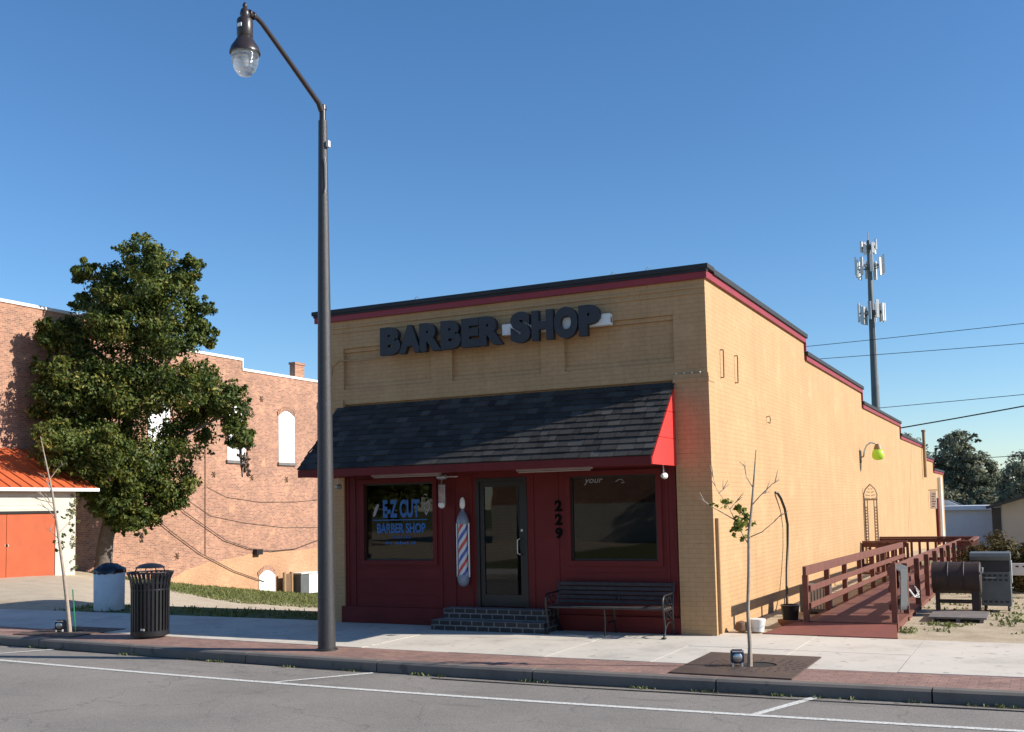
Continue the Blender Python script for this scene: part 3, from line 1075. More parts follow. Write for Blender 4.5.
# the sign over the awning: raised letters on a pale raceway
sign = thing('shop_sign', 'large charcoal raised letters reading BARBER SHOP across the tan front wall', 'sign', (-3.8, 0, 5.1))
dx, dz = 3.8, -5.1
mb = MB()
mb.box(-3.56 + dx, -1.57 + dx, -.15, -.015, 5.02 + dz, 5.21 + dz, .006)
mb.build('raceway', M['white'], sign)
MB().box(-5.85 + dx, -3.60 + dx, -.10, -.015, 5.06 + dz, 5.15 + dz, .006).build('raceway', M['tan'], sign)
MB().box(-1.569 + dx, -1.566 + dx, -.10, -.06, 5.07 + dz, 5.15 + dz).build('knockout', M['black'], sign)
LET = [('B', -6.004, -5.568), ('A', -5.60, -5.135), ('R', -5.164, -4.715), ('B', -4.725, -4.315), ('E', -4.304, -3.955), ('R', -3.953, -3.495),
       ('S', -3.345, -2.965), ('H', -2.943, -2.540), ('O', -2.530, -2.095), ('P', -2.077, -1.705)]
for ch, a, b_ in LET:
    e = .012 if ch in 'SO' else 0
    link('letter', fit_text(ch, a + dx, b_ + dx, 4.855 - e + dz, 5.365 + e + dz, -.21, .10, .068), M['blackletter'], sign)

# barber pole
bp_ = thing('barber_pole', 'red white and blue striped barber pole left of the shop door', 'barber pole', (-4.43, -.10, .70))


def stripes():
    m, t, b, L = nodes('barber_stripes')
    s = t.nodes.new("ShaderNodeSeparateXYZ"); L(objco(t), s.inputs[0])
    at = t.nodes.new("ShaderNodeMath"); at.operation = 'ARCTAN2'
    L(s.outputs[0], at.inputs[0])
    ny = t.nodes.new("ShaderNodeMath"); ny.operation = 'MULTIPLY'; ny.inputs[1].default_value = -1
    L(s.outputs[1], ny.inputs[0]); L(ny.outputs[0], at.inputs[1])
    k = t.nodes.new("ShaderNodeMath"); k.operation = 'MULTIPLY'; k.inputs[1].default_value = -.115
    L(at.outputs[0], k.inputs[0])
    a = t.nodes.new("ShaderNodeMath"); L(k.outputs[0], a.inputs[0]); L(s.outputs[2], a.inputs[1])
    d = t.nodes.new("ShaderNodeMath"); d.operation = 'DIVIDE'; d.inputs[1].default_value = .36
    L(a.outputs[0], d.inputs[0])
    f = t.nodes.new("ShaderNodeMath"); f.operation = 'FRACT'; L(d.outputs[0], f.inputs[0])
    r = t.nodes.new("ShaderNodeValToRGB"); r.color_ramp.interpolation = 'CONSTANT'
    cols = [(0, (.55, .57, .6)), (.25, (.05, .09, .36)), (.5, (.55, .57, .6)), (.75, (.52, .05, .045))]
    while len(r.color_ramp.elements) < 4: r.color_ramp.elements.new(.5)
    for e, (p, c) in zip(r.color_ramp.elements, cols): e.position = p; e.color = rgba(c)
    L(f.outputs[0], r.inputs[0]); L(r.outputs[0], b.inputs['Base Color'])
    b.inputs['Roughness'].default_value = .25
    return m


M['fixture'] = plain('pink_bounce_enamel', (.30, .235, .22), .6, .1, 5)  # red bounce light under the awning is put into this enamel colour
M['stripes'] = stripes()
M['poleblue'] = plain('grey_blue_enamel', (.19, .22, .29), .3, .08, 5, bmp=.02)
MB().lathe([(.085, .20), (.085, 1.08)], (0, 0, 0), 24).build('striped_cylinder', M['stripes'], bp_, True)
MB().lathe([(.03, 0), (.075, .03), (.10, .09), (.108, .15), (.108, .20)], (0, 0, 0), 24).build('base_cap', M['poleblue'], bp_, True)
MB().lathe([(.108, 1.08), (.108, 1.14), (.095, 1.20), (.06, 1.27), (.03, 1.31), (.026, 1.35)], (0, 0, 0), 24).build('top_cap', M['poleblue'], bp_, True)
MB().lathe([(.02, 1.35), (.04, 1.37), (.05, 1.42), (.042, 1.50), (.02, 1.545), (.005, 1.55)], (0, 0, 0), 20).build('finial', M['white'], bp_, True)
mb = MB()
for s in (-1, 1):
    mb.box(s * .118 - .009, s * .118 + .009, -.012, .012, .17, 1.10)
mb.box(-.05, .05, .07, .108, .55, .75)
mb.build('side_rail', M['white'], bp_)

# pale barber-pole lantern left of it
ln = thing('wall_lantern', 'small glass wall lantern under the awning beside the left window', 'lantern', (-4.83, -.13, 2.06))
MB().lathe([(.05, .10), (.058, .12), (.058, .36), (.05, .38)], n=18).build('glass_tube', plain('pinkish_tube', (.34, .24, .24), .3, .35, 14), ln, True)
MB().lathe([(.01, 0), (.05, .02), (.066, .06), (.06, .10)], n=18).build('bowl', M['plasticwhite'], ln, True)
mb = MB().lathe([(.062, .38), (.055, .42), (.02, .45)], n=18)
mb.tube([(0, 0, .44), (0, .02, .52), (.02, .14, .53)], .012, 6)
mb.box(.055, .075, -.02, .02, .08, .42)
mb.build('bracket', M['steel'], ln, True)

# strip lights under the awning, camera/flood heads at its ends
for (xa, xb, lab) in ((-5.87, -4.48, 'thin white strip light under the awning above the lettered window'), (-3.03, -1.70, 'thin white strip light under the awning above the house number')):
    st = thing('strip_light', lab, 'light', ((xa + xb) / 2, -.75, 2.62), 0, 'strip lights under the awning')
    h = (xb - xa) / 2
    MB().box(-h, h, -.035, .035, .02, .055, .006).build('housing', M['fixture'], st)
    MB().tube([(-h + .03, 0, .006), (h - .03, 0, .006)], .014, 8).build('tube', M['fixture'], st, True)
for (x, lab, k) in ((-6.97, 'small grey flood lamp hanging under the left end of the awning', 0), (-.66, 'white flood lamp hanging below the bright red awning end', 1)):
    fl = thing('flood_lamp', lab, 'lamp', (x, -.35 if k else -.25, 2.66), 0, 'flood lamps under the awning ends')
    MB().tube([(0, 0, .02), (0, 0, -.16)], .012, 6).build('stem', M['steel'], fl)
    mb = MB().lathe([(.03, -.08), (.045, -.05), (.055, .03), (.065, .07), (.05, .072)], (0, 0, -.2), 14, 'y')
    mb.build('lamp_head', M['steel'] if k == 0 else M['plasticwhite'], fl, True)
    fl.scale = (.8, .8, .8)
MB().tube([(-4.55, -.3, 2.66), (-4.55, -.3, 2.58), (-4.35, -.32, 2.57)], .03, 8)
mb = MB()
mb.lathe([(.035, -.12), (.045, -.05), (.04, .06)], (-4.66, -.35, 2.61), 12, 'x')
mb.tube([(-4.60, -.35, 2.61), (-4.40, -.3, 2.61)], .012, 6)
tag(mb.build('security_camera', M['steel'], None, True), 'little grey camera under the awning between lantern and door', 'camera')

# gooseneck lamp on the side wall
gn = thing('gooseneck_lamp', 'gooseneck wall lamp with lime green globe on the tan side wall', 'lamp', (0, 15.6, 3.3))
MB().box(0, .03, -.12, .12, -.16, .2, .008).build('wall_plate', M['rust'], gn)
MB().tube([(.03, 0, 0), (.10, 0, .02), (.13, 0, .18), (.19, .05, .34), (.29, .1, .42), (.40, .15, .40), (.46, .17, .34)], .022, 8).build('arm', M['steel'], gn, True)
MB().lathe([(.03, .36), (.06, .38), (.10, .30), (.12, .22), (.02, .215)], (.48, .18, 0), 16).build('cap', M['downpipe'], gn, True)
MB().lathe([(.10, .22), (.15, .17), (.175, .08), (.165, -.01), (.12, -.07), (.05, -.09)], (.48, .18, 0), 20).build('globe', M['lime'], gn, True)

# little hanging sign far down the wall
hs = thing('hanging_sign', 'small white sign with red marks hung near the rear of the side wall', 'sign', (0, 36.2, 2.45))
MB().tube([(0, 0, .02), (.38, 0, .02)], .02, 6).build('bracket', M['dark'], hs)
MB().box(.06, .34, -.02, .02, -.85, -.03, .006).build('board', M['white'], hs)
mb = MB()
for k in range(6):
    mb.box(.13 + .03 * (k % 2), .24 + .03 * (k % 3), -.024, -.0205, -.76 + k * .115, -.72 + k * .115)
mb.build('lettering', M['redtrim'], hs)

# black hose rising from a pot against the wall
hz = thing('wall_hose', 'thick black hose looping up the tan wall from a pot', 'hose', (.15, 4.4, 0))
MB().tube([(-.14, .0, 2.24), (-.10, .05, 2.22), (-.08, .22, 2.12), (-.07, .48, 1.92), (-.06, .64, 1.6), (-.06, .58, 1.2), (-.05, .36, .75), (-.02, .15, .4), (.05, -.2, .12), (.2, -.8, .03)], .026, 8).build('hose_pipe', M['cable'], hz, True)

# ------------------------------------------------------------------ the ramp
ramp_ = thing('wooden_ramp', 'dark red stained timber ramp with open rails along the side wall', 'ramp', (1.75, 1.3, 0))
ox, oy = -1.75, -1.3
XA, XB, YE = 1.12, 2.47, 14.6
zd = lambda y: .10 - .006 * (y - 1.3)
zr = lambda y: 1.0 - .009 * (y - 1.3)
mb = MB()
y = 1.35
while y < YE:
    mb.beam((XA - .05 + ox, y + .07 + oy, zd(y)), (XB + .05 + ox, y + .07 + oy, zd(y)), .132, .04)
    y += .14
y = YE
while y < 18.6:
    mb.beam((.06 + ox, y + .07 + oy, zd(y)), (2.85 + ox, y + .07 + oy, zd(y)), .132, .04)
    y += .14
mb.build('deck', M['redwood'], ramp_)
mb = MB()
mb.prism([(.62 + ox, .40 + oy), (2.62 + ox, .40 + oy), (2.50 + ox, 1.36 + oy), (.95 + ox, 1.36 + oy)], -.02, .004, 'z')
bm = mb.bm
bm.verts.ensure_lookup_table()
for v in bm.verts:
    if v.co.z > 0: v.co.z = .012 if v.co.y < -.5 else .105
mb.build('entry_lip', M['ramplip'], ramp_)
for XR, posts, yend in ((XA, [1.37, 3.3, 5.2, 7.1, 9.0, 10.9, 12.8, 14.6], 14.7), (XB, [1.45, 3.05, 5.0, 6.9, 8.8, 10.7, 12.6, 14.6, 16.4, 18.2], 18.4)):
    for p in posts:
        MB().box(XR - .045 + ox, XR + .045 + ox, p - .045 + oy, p + .045 + oy, -.15, zr(p) - (.142 if XR == XA else -.06 if p < 2 else .02), .006).build('post', M['redwood'], ramp_)
    ys_ = posts[0] - (.16 if XR == XA else .04)
    mb = MB()
    s = 1 if XR == XA else -1
    hx_ = XR + (.02 if s > 0 else -.065)
    mb.beam((hx_ + ox, ys_ + oy, zr(ys_) - .07), (hx_ + ox, yend + oy, zr(yend) - .07), .06 if s > 0 else .04, .145, bev=.006)
    mb.build('handrail', M['redwood'], ramp_)
    for dzr in (.36, .64):
        mb = MB()
        mb.beam((XR + .065 * s + ox, posts[0] + oy, zr(posts[0]) - dzr), (XR + .065 * s + ox, yend + oy, zr(yend) - dzr), .035, .10, bev=.004)
        mb.build('rail', M['redwood'], ramp_)
    mb = MB()
    mb.beam((XR + ox, posts[0] + oy, zd(posts[0]) - .10), (XR + ox, yend + oy, zd(yend) - .10), .04, .14)
    mb.build('joist', M['redwood'], ramp_)
# landing by the rear door, with picketed sides
for (xa, ya, xb, yb2, nm) in ((.05, 15.0, 1.25, 15.0, 6), (.05, 18.6, 2.85, 18.6, 12), (2.85, 15.4, 2.85, 18.5, 12), (2.55, 15.2, 2.85, 15.2, 2)):
    zt = .88
    mb = MB()
    mb.beam((xa + ox, ya + oy, zt), (xb + ox, yb2 + oy, zt), .14, .05, bev=.005)
    mb.beam((xa + ox, ya + oy, zt - .09), (xb + ox, yb2 + oy, zt - .09), .04, .12)
    mb.beam((xa + ox, ya + oy, .22), (xb + ox, yb2 + oy, .22), .04, .09)
    mb.build('landing_rail', M['redwood'], ramp_)
    for k in range(nm + 1):
        q = k / nm
        x, y = xa + (xb - xa) * q, ya + (yb2 - ya) * q
        MB().box(x - .035 + ox, x + .035 + ox, y - .035 + oy, y + .035 + oy, -.1, zt - .035).build('picket', M['redwood'], ramp_)

# grey cloth hung over the near right rail
n1, n2 = 10, 12
mb = MB()
grid = []
for i in range(n1):
    rowv = []
    for j in range(n2):
        u, v = i / (n1 - 1), j / (n2 - 1)
        s_ = (v - .30) * 1.35
        if s_ < 0: x, z = XB + .03 - .105, .985 + s_ * .95
        else: x, z = XB + .03 + .06, .985 - s_ * .75
        k = max(0, 1 - abs(s_) / .06); x = x * (1 - k) + (XB - .02) * k; z += .075 * k
        rowv.append(mb.bm.verts.new((x + .018 * math.sin(u * 9 + v * 3), 1.50 + u * 1.15 + .03 * math.sin(v * 5) + .10 * v * (u - .5), z + .012 * math.sin(u * 7))))
    grid.append(rowv)
for i in range(n1 - 1):
    for j in range(n2 - 1):
        mb.bm.faces.new((grid[i][j], grid[i + 1][j], grid[i + 1][j + 1], grid[i][j + 1]))
cl = mb.build('hanging_cloth', M['cloth'], None, True)
sm = cl.modifiers.new('solid', 'SOLIDIFY'); sm.thickness = .012
tag(cl, 'grey cloth draped over the near end of the right ramp rail', 'cloth')
mb = MB()
for k in range(3):
    mb.tube([(2.56, 2.65 + .06 * k, .55), (2.64, 2.72 + .05 * k, .42), (2.70, 2.9, .40 + .05 * k), (2.62, 3.0, .58)], .006, 5)
tag(mb.build('cable_loop', M['plasticwhite'], None, True), 'loose white cable loops beside the right ramp rail', 'cable')

# lattice arch on the landing
M['trellis'] = plain('weathered_tan_lattice', (.36, .27, .19), .8, .15, 6)
tr_ = thing('trellis_arch', 'brown pointed lattice trellis standing against the side wall', 'trellis', (.20, 15.9, 0))
def lattice(mb, x0, x1, z0, z1, step=.085, clip=None):
    n = int((z1 - z0) / step)
    for k in range(n):
        a = z0 + k * step
        for s in (0, 1):
            p, q = ((x0, a), (x1, a + (x1 - x0))) if s else ((x0, a + (x1 - x0)), (x1, a))
            mb.beam((p[0], .01 * s, p[1]), (q[0], .01 * s, q[1]), .008, .014)
for s in (-1, 1):
    mb = MB()
    mb.box(s * .17 - .018, s * .17 + .018, -.02, .02, 0, 2.08); mb.box(s * .09 - .012, s * .09 + .012, -.02, .02, 0, 2.08)
    a, b_ = sorted((s * .17, s * .09))
    lattice(mb, a, b_, .1, 1.95)
    mb.build('leg', M['trellis'], tr_)
    mb = MB()
    mb.tube([(s * .17, 0, 2.08), (s * .19, 0, 2.22), (s * .13, 0, 2.38), (s * .0, 0, 2.52)], .02, 6)
    for k in range(4):
        mb.beam((s * .02, 0, 2.1 + .09 * k), (s * (.18 - .04 * k), 0, 2.12 + .09 * k), .01, .02)
    mb.box(min(0, s * .2), max(0, s * .2), -.015, .015, 2.05, 2.09)
    mb.build('arch_side', M['trellis'], tr_, True)

# things between the wall and the left rail
ac = thing('window_unit', 'dark cooling unit with pale grille bars standing behind the left ramp rail', 'appliance', (.80, 3.9, 0))
MB().box(-.26, .26, -.2, .2, 0.02, .52, .015).build('case', M['grillgrey'], ac)
mb = MB()
for k in range(8):
    mb.box(-.2 + k * .055, -.165 + k * .055, -.208, -.201, .08, .46)
mb.build('grille', M['offwhite'], ac)
pt = thing('planter_pot', 'black planter on a terracotta saucer at the foot of the hose', 'planter', (.82, 1.55, 0.03))
MB().lathe([(.14, -.03), (.20, .03), (.21, .08), (.17, .081)], n=20).build('saucer', M['terracotta'], pt, True)
MB().lathe([(.12, .07), (.15, .30), (.165, .32), (.14, .33), (.13, .28)], n=20).build('pot', M['black'], pt, True)
bk = thing('paint_bucket', 'white paint bucket on the ground against the tan wall', 'bucket', (.47, .72, 0))
MB().lathe([(.10, 0), (.125, .17), (.13, .18), (.13, .20), (.11, .20)], n=20).build('pail', M['plasticwhite'], bk, True)
MB().tube([(-.125, 0, .18), (-.13, -.05, .10), (-.05, -.13, .06), (.05, -.13, .06), (.13, -.05, .10), (.125, 0, .18)], .004, 5).build('handle', M['steel'], bk)
mb = MB().lathe([(.05, 0), (.10, .02), (.11, .09), (.08, .15), (.03, .17)], (.24, .62, 0), 9)
tag(mb.build('stone', M['rod'], None, True), 'brown stone beside the white paint bucket', 'stone')

# ------------------------------------------------------------------ right lot: smoker, grill, board
smk = thing('barrel_smoker', 'rusty brown barrel smoker on steel legs right of the ramp', 'smoker', (3.2, 4.3, 0))
prof = [(.05, -.40), (.27, -.395), (.29, -.37)]
mb = MB().lathe([(.02, -.41), (.27, -.40), (.285, -.385), (.28, -.14), (.295, -.13), (.28, -.12), (.28, .12), (.295, .13), (.28, .14), (.285, .385), (.27, .40), (.02, .41)], (0, 0, .64), 28, 'x')
mb.build('barrel', M['rust'], smk, True)
for x in (-.33, .35):
    for y in (-.16, .2):
        MB().box(x - .022, x + .022, y - .022, y + .022, 0, .48).build('leg', M['rust'], smk)
mb = MB()
mb.box(-.33, .35, -.175, -.145, .20, .235); mb.box(.24, .328, -.18, -.15, .05, .42)
mb.box(-.33, .35, .185, .215, .20, .235)
mb.build('brace', M['rust'], smk)
MB().tube([(.402, -.25, .75), (.44, -.25, .75), (.44, -.1, .82), (.40, -.1, .82)], .012, 6).build('handle', M['steel'], smk, True)
gr = thing('gas_grill', 'tall grey cabinet grill with black hood behind the barrel smoker', 'grill', (3.82, 5.1, 0))
MB().box(-.26, .24, -.26, .26, .10, .72, .012).build('cabinet', M['grillgrey'], gr)
mb = MB()
for r in range(3):
    for k in range(5):
        z = (.16, .55, .63)[r]
        mb.box(-.22 + k * .09, -.165 + k * .09, -.268, -.261, z, z + .035)
mb.build('vent_slots', M['grilldark'], gr)
MB().box(-.18, .0, -.285, -.262, .60, .615).build('handle', M['steel'], gr)
MB().box(-.30, .24, -.27, .25, .722, .92, .01).build('firebox', M['grilldark'], gr)
mb = MB().prism([(-.32, .92), (-.34, .99), (-.30, 1.05), (.2, 1.06), (.28, 1.0), (.28, .92)], -.42, .25, 'x')
mb.build('hood', M['grillgrey'], gr)
MB().box(.241, .262, -.18, .2, .5, .9, .006).build('side_panel', M['steel'], gr)
for x in (-.2, .19):
    for y in (-.2, .2):
        MB().lathe([(.04, -.02), (.05, -.01), (.05, .01), (.04, .02)], (x, y, .05), 12, 'x').build('wheel', M['cable'], gr, True)
pl = thing('board_platform', 'weathered grey board platform lying on the sand before the smoker', 'pallet', (3.28, 3.5, 0))
mb = MB()
for k in range(5):
    mb.box(-.46, .44, -.55 + k * .225, -.34 + k * .225, .045, .075)
mb.build('boards', M['pallet'], pl)
mb = MB()
for x in (-.4, 0, .36):
    mb.box(x - .03, x + .03, -.55, .56, -.01, .044)
mb.build('runner', M['pallet'], pl)
gd = thing('steel_rail', 'pale perforated steel beam on posts in front of the hedge', 'rail', (5.2, 8.2, 0))
mb = MB().box(-1.2, 1.5, -.03, .03, .43, .68, .01)
mb.build('beam', M['offwhite'], gd)
mb = MB()
for k in range(18):
    mb.box(-1.12 + k * .13, -1.06 + k * .13, -.034, -.0305, .60, .63)
mb.build('hole', M['dark'], gd)
for x in (-.8, 1.1):
    MB().box(x - .05, x + .05, .031, .13, -.05, .62).build('post', M['pallet'], gd)

hd = thing('hedge', 'clipped brown and green hedge behind the grill', 'hedge', (6.4, 9.9, 0))
cl_ = []
for k in range(15):
    for j in range(3):
        cl_.append((-3.1 + k * .45, (j - 1) * .3, .30 + .35 * (k % 2) + .1, .48, 16, 70))
leaf_object('foliage', cl_ + [(-3.1 + k * .45, 0, .76, .30, 14, 60) for k in range(15)], .075, M['hedge'], hd, 21)
mb = MB()
for k in range(14):
    mb.tube([(-3 + k * .48, 0, 0), (-2.95 + k * .48, .05, .35), (-2.85 + k * .48, -.1, .8)], [.02, .015, .008], 5)
mb.build('stem', M['bark'], hd)

# ------------------------------------------------------------------ bench
bn = thing('park_bench', 'dark slatted bench with ornate iron ends under the right window', 'bench', (-1.62, -.38, 0))
h = .98
mb = MB()
for k in range(4):
    y = -.24 + k * .105
    mb.box(-h, h, y, y + .085, .425, .455, .006)
mb.build('seat', M['benchwood'], bn)
mb = MB()
for k in range(5):
    z = .50 + k * .07
    y = .19 + k * .022
    mb.beam((-h, y, z), (h, y, z), .028, .058, (0, .3, 1), bev=.005)
mb.build('backrest', M['benchwood'], bn)
for s in (-1, 1):
    x = s * (h + .005)
    mb = MB()
    tb = lambda pts, r=.018: mb.tube([(x, p[0], p[1]) for p in pts], r, 6)
    tb([(-.27, 0), (-.25, .03), (-.20, .14), (-.22, .26), (-.25, .36), (-.26, .42)])
    tb([(.30, 0), (.27, .04), (.20, .16), (.19, .28), (.18, .42), (.21, .55), (.28, .82)])
    tb([(-.26, .42), (-.1, .41), (.18, .42)])
    tb([(-.26, .42), (-.29, .50), (-.28, .60), (-.22, .645), (-.1, .65), (.1, .655), (.23, .66)])
    tb([(-.20, .14), (-.05, .22), (.08, .22), (.20, .16)], .013)
    for cy, cz, rr in ((-.17, .54, .08), (.02, .54, .08), (-.06, .32, .07), (.1, .32, .055)):
        mb.tube([(x, cy + rr * math.cos(a) * (1 - .03 * i), cz + rr * math.sin(a) * (1 - .03 * i)) for i, a in enumerate(np.linspace(0, 5.6, 14))], .009, 5)
    mb.box(x - .03, x + .03, -.31, -.23, 0, .02); mb.box(x - .03, x + .03, .26, .34, 0, .02)
    mb.build('end_frame', M['black'], bn, True)
mb = MB()
mb.tube([(0, -.22, .0), (0, -.2, .2), (0, -.22, .42)], .014, 6); mb.tube([(0, -.2, .2), (0, .22, .2), (0, .2, .42)], .014, 6); mb.tube([(0, .22, .2), (0, .28, 0)], .014, 6)
mb.build('middle_leg', M['black'], bn, True)
mb = MB().tube([(.03, .16, .52), (.03, .165, .60), (.10, .18, .60), (.10, .175, .53)], .012, 6)
mb.build('centre_arm', M['black'], bn, True)

# ------------------------------------------------------------------ street lamp
la = thing('street_lamp', 'tall dark street lamp with curved arm and clear hanging globe', 'street lamp', (-4.98, -3.30, 0))
MB().lathe([(.165, 0), (.165, .02), (.132, .03), (.130, .3), (.118, 2.5), (.094, 5.4), (.066, 8.05)], n=28).build('pole', M['polegrey'], la, True)
mb = MB().lathe([(.05, 8.05), (.05, 8.22), (.062, 8.225), (.06, 8.29), (.02, 8.31)], n=18)
mb.build('pole_cap', M['lampbronze'], la, True)
MB().tube([(0, -.03, 8.2), (0, -.10, 8.30), (0, -.75, 8.66), (0, -1.25, 8.93), (0, -1.42, 9.02), (0, -1.52, 9.05), (0, -1.62, 9.04), (0, -1.74, 9.02)], [.045, .042, .038, .036, .036, .036, .036, .036], 12).build('arm', M['lampbronze'], la, True)
mb = MB()
for y in (-1.60, -1.68):
    mb.lathe([(.055, -.02), (.06, 0), (.055, .02)], (0, y, 9.045), 12, 'y')
mb.lathe([(.03, 8.90), (.055, 8.93), (.07, 9.0), (.055, 9.06), (.025, 9.09), (.035, 9.11), (.03, 9.14), (.01, 9.17)], (0, -1.77, 0), 16)
mb.build('hub', M['lampbronze'], la, True)
MB().lathe([(.04, 8.94), (.10, 8.925), (.112, 8.90), (.112, 8.68), (.10, 8.66)], (0, -1.77, 0), 22).build('ballast_housing', M['lampbronze'], la, True)
MB().lathe([(.10, 8.66), (.115, 8.64), (.15, 8.58), (.19, 8.52), (.205, 8.47), (.212, 8.45), (.212, 8.43), (.19, 8.43)], (0, -1.77, 0), 28).build('reflector_rim', M['lampbronze'], la, True)
MB().lathe([(.185, 8.45), (.19, 8.40), (.178, 8.30), (.145, 8.20), (.09, 8.13), (.03, 8.105)], (0, -1.77, 0), 28).build('globe', M['globe'], la, True)
MB().lathe([(.03, 8.42), (.05, 8.38), (.05, 8.28), (.02, 8.24)], (0, -1.77, 0), 14).build('lamp_bulb', M['white'], la, True)
MB().box(-.035, .035, -1.888, -1.878, 8.78, 8.83).build('rating_tag', M['white'], la)
MB().box(.075, .125, -.03, .03, 7.62, 7.72, .006).build('photocell_box', M['offwhite'], la)
mb = MB()
mb.tube([(.075, -.06, 6.9), (.085, -.045, 7.0), (.085, -.045, 7.35), (.075, -.055, 7.45)], .008, 5)
mb.build('banner_clip', M['steel'], la, True)

# ------------------------------------------------------------------ litter bins
bi = thing('litter_bin', 'black slatted steel litter bin with domed lid on the brick pavers', 'litter bin', (-8.93, -2.91, 0))
n = 30
mb = MB()
for k in range(n):
    a = 2 * math.pi * k / n
    ca, sa = math.cos(a), math.sin(a)
    for (r0, zz0, r1, zz1) in ((.305, .10, .31, .82), (.31, .82, .33, .98), (.33, .98, .375, 1.08)):
        mb.beam((ca * r0, sa * r0, zz0), (ca * r1, sa * r1, zz1), .036, .012, (ca, sa, 0))
mb.build('slats', M['black'], bi)
mb = MB()
mb.lathe([(.29, .03), (.315, .04), (.318, .12), (.30, .13)], n=32)
mb.lathe([(.20, .0), (.24, .0), (.24, .035), (.20, .036)], n=24)
mb.build('base', M['black'], bi, True)
mb = MB()
for rr, zz in ((.302, .80), (.372, 1.085)):
    pts = [(rr * math.cos(a), rr * math.sin(a), zz) for a in np.linspace(0, 2 * math.pi, 33)]
    mb.tube(pts, .016, 6)
mb.build('ring', M['black'], bi, True)
MB().lathe([(.275, .05), (.28, .06), (.285, .90), (.275, .905)], n=28).build('liner', M['cable'], bi, True)
mb = MB()
for a in (0.4, 2.0, 3.6, 5.2):
    mb.tube([(.30 * math.cos(a), .30 * math.sin(a), 1.03), (.22 * math.cos(a), .22 * math.sin(a), 1.17)], .01, 5)
mb.build('lid_bracket', M['black'], bi)
MB().lathe([(.235, 1.16), (.24, 1.17), (.17, 1.215), (.08, 1.235), (.01, 1.24)], n=28).build('lid', M['black'], bi, True)
MB().box(.10, .18, -.312, -.302, .14, .17).build('maker_plate', M['offwhite'], bi)
wb = thing('waste_barrel', 'whitewashed round waste barrel with black bag behind the sidewalk', 'barrel', (-13.70, .57, 0))
MB().lathe([(.31, 0), (.318, .01), (.322, .45), (.325, .86), (.31, .88), (.30, .87)], n=30).build('drum', M['barrelconc'], wb, True)
mb = MB().lathe([(.335, .80), (.345, .86), (.33, .90), (.24, .95), (.16, 1.0), (.05, 1.02)], n=26)
gq = random.Random(5)
for v in mb.bm.verts:
    v.co += Vector((gq.uniform(-.018, .018), gq.uniform(-.018, .018), gq.uniform(-.02, .02)))
mb.build('bin_bag', M['bag'], wb, True)

# ------------------------------------------------------------------ saplings, grates, uplights
def ring_plate(x0, x1, y0, y1, hx, hy, hr, z0, z1, n=40):
    mb = MB()
    out, inn = [], []
    for k in range(n):
        a = 2 * math.pi * k / n
        c, s = math.cos(a), math.sin(a)
        sx = ((x1 - hx) / c if c > 0 else (x0 - hx) / c) if abs(c) > 1e-6 else 1e9
        sy = ((y1 - hy) / s if s > 0 else (y0 - hy) / s) if abs(s) > 1e-6 else 1e9
        q = min(sx, sy)
        out.append((hx + c * q, hy + s * q)); inn.append((hx + c * hr, hy + s * hr))
    # pull the nearest outline vertex to each corner
    for cx, cy in ((x0, y0), (x0, y1), (x1, y0), (x1, y1)):
        i = min(range(n), key=lambda i: (out[i][0] - cx) ** 2 + (out[i][1] - cy) ** 2)
        out[i] = (cx, cy)
    O1 = [mb.bm.verts.new((*p, z1)) for p in out]; I1 = [mb.bm.verts.new((*p, z1)) for p in inn]
    O0 = [mb.bm.verts.new((*p, z0)) for p in out]; I0 = [mb.bm.verts.new((*p, z0)) for p in inn]
    for k in range(n):
        j = (k + 1) % n
        mb.bm.faces.new((I1[k], O1[k], O1[j], I1[j]))
        mb.bm.faces.new((O1[k], O0[k], O0[j], O1[j]))
        mb.bm.faces.new((I0[k], I1[k], I1[j], I0[j]))
    return mb


def tree_grate(x, y, wx, wy, hx, label, group='tree grates'):
    t_ = thing('tree_grate', label, 'tree grate', (x, y, 0), 0, group)
    ring_plate(-wx, wx, -wy, wy, hx, 0, .24, -.02, .014).build('iron_plate', M['grate'], t_)
    mb = MB()
    for r in (.34, .42, .50, .58):
        for k in range(int(r * 46)):
            a = 2 * math.pi * k / int(r * 46)
            c, s = math.cos(a), math.sin(a)
            mb.beam((hx + c * (r - .03), s * (r - .03), .0152), (hx + c * (r + .03), s * (r + .03), .0152), .012, .002)
    mb.build('slots', M['soil'], t_)
    MB().lathe([(.01, .003), (.238, .003), (.238, -.02)], (hx, 0, 0), 24).build('soil', M['soil'], t_)
    return t_


tree_grate(1.19, -2.80, .74, .93, .12, 'large brown iron tree grate around the right sapling')
tree_grate(-11.0, -2.78, .70, .62, 0, 'brown iron tree grate around the leaning left sapling')


def uplight(x, y, rz, label, mat_):
    t_ = thing('ground_light', label, 'spotlight', (x, y, .014), rz, 'ground spotlights at the sapling feet')
    mb = MB().prism([(-.09, .04), (.09, .03), (.10, .17), (.05, .25), (-.05, .26), (-.10, .18)], -.10, .10, 'x')
    es = list(mb.bm.edges)
    bmesh.ops.bevel(mb.bm, geom=es, offset=.02, segments=2, affect='EDGES')
    mb.build('housing', mat_, t_, True)
    MB().lathe([(.01, -.106), (.062, -.106), (.07, -.10)], (0, 0, .14), 18, 'y').build('lens', M['chrome'], t_, True)
    MB().box(-.085, .085, -.15, -.09, .225, .24, .005).build('visor', M['steel'], t_)
    for s in (-1, 1):
        MB().box(s * .07 - .012, s * .07 + .012, -.085, -.06, 0, .05).build('foot', M['offwhite'], t_)
    t_.scale = (.8, .8, .8)
    return t_


uplight(1.10, -2.97, .35, 'dark blue ground spotlight at the foot of the right sapling', M['bluegrey'])
uplight(-11.14, -2.86, .5, 'black and white ground spotlight at the foot of the left sapling', M['black'])

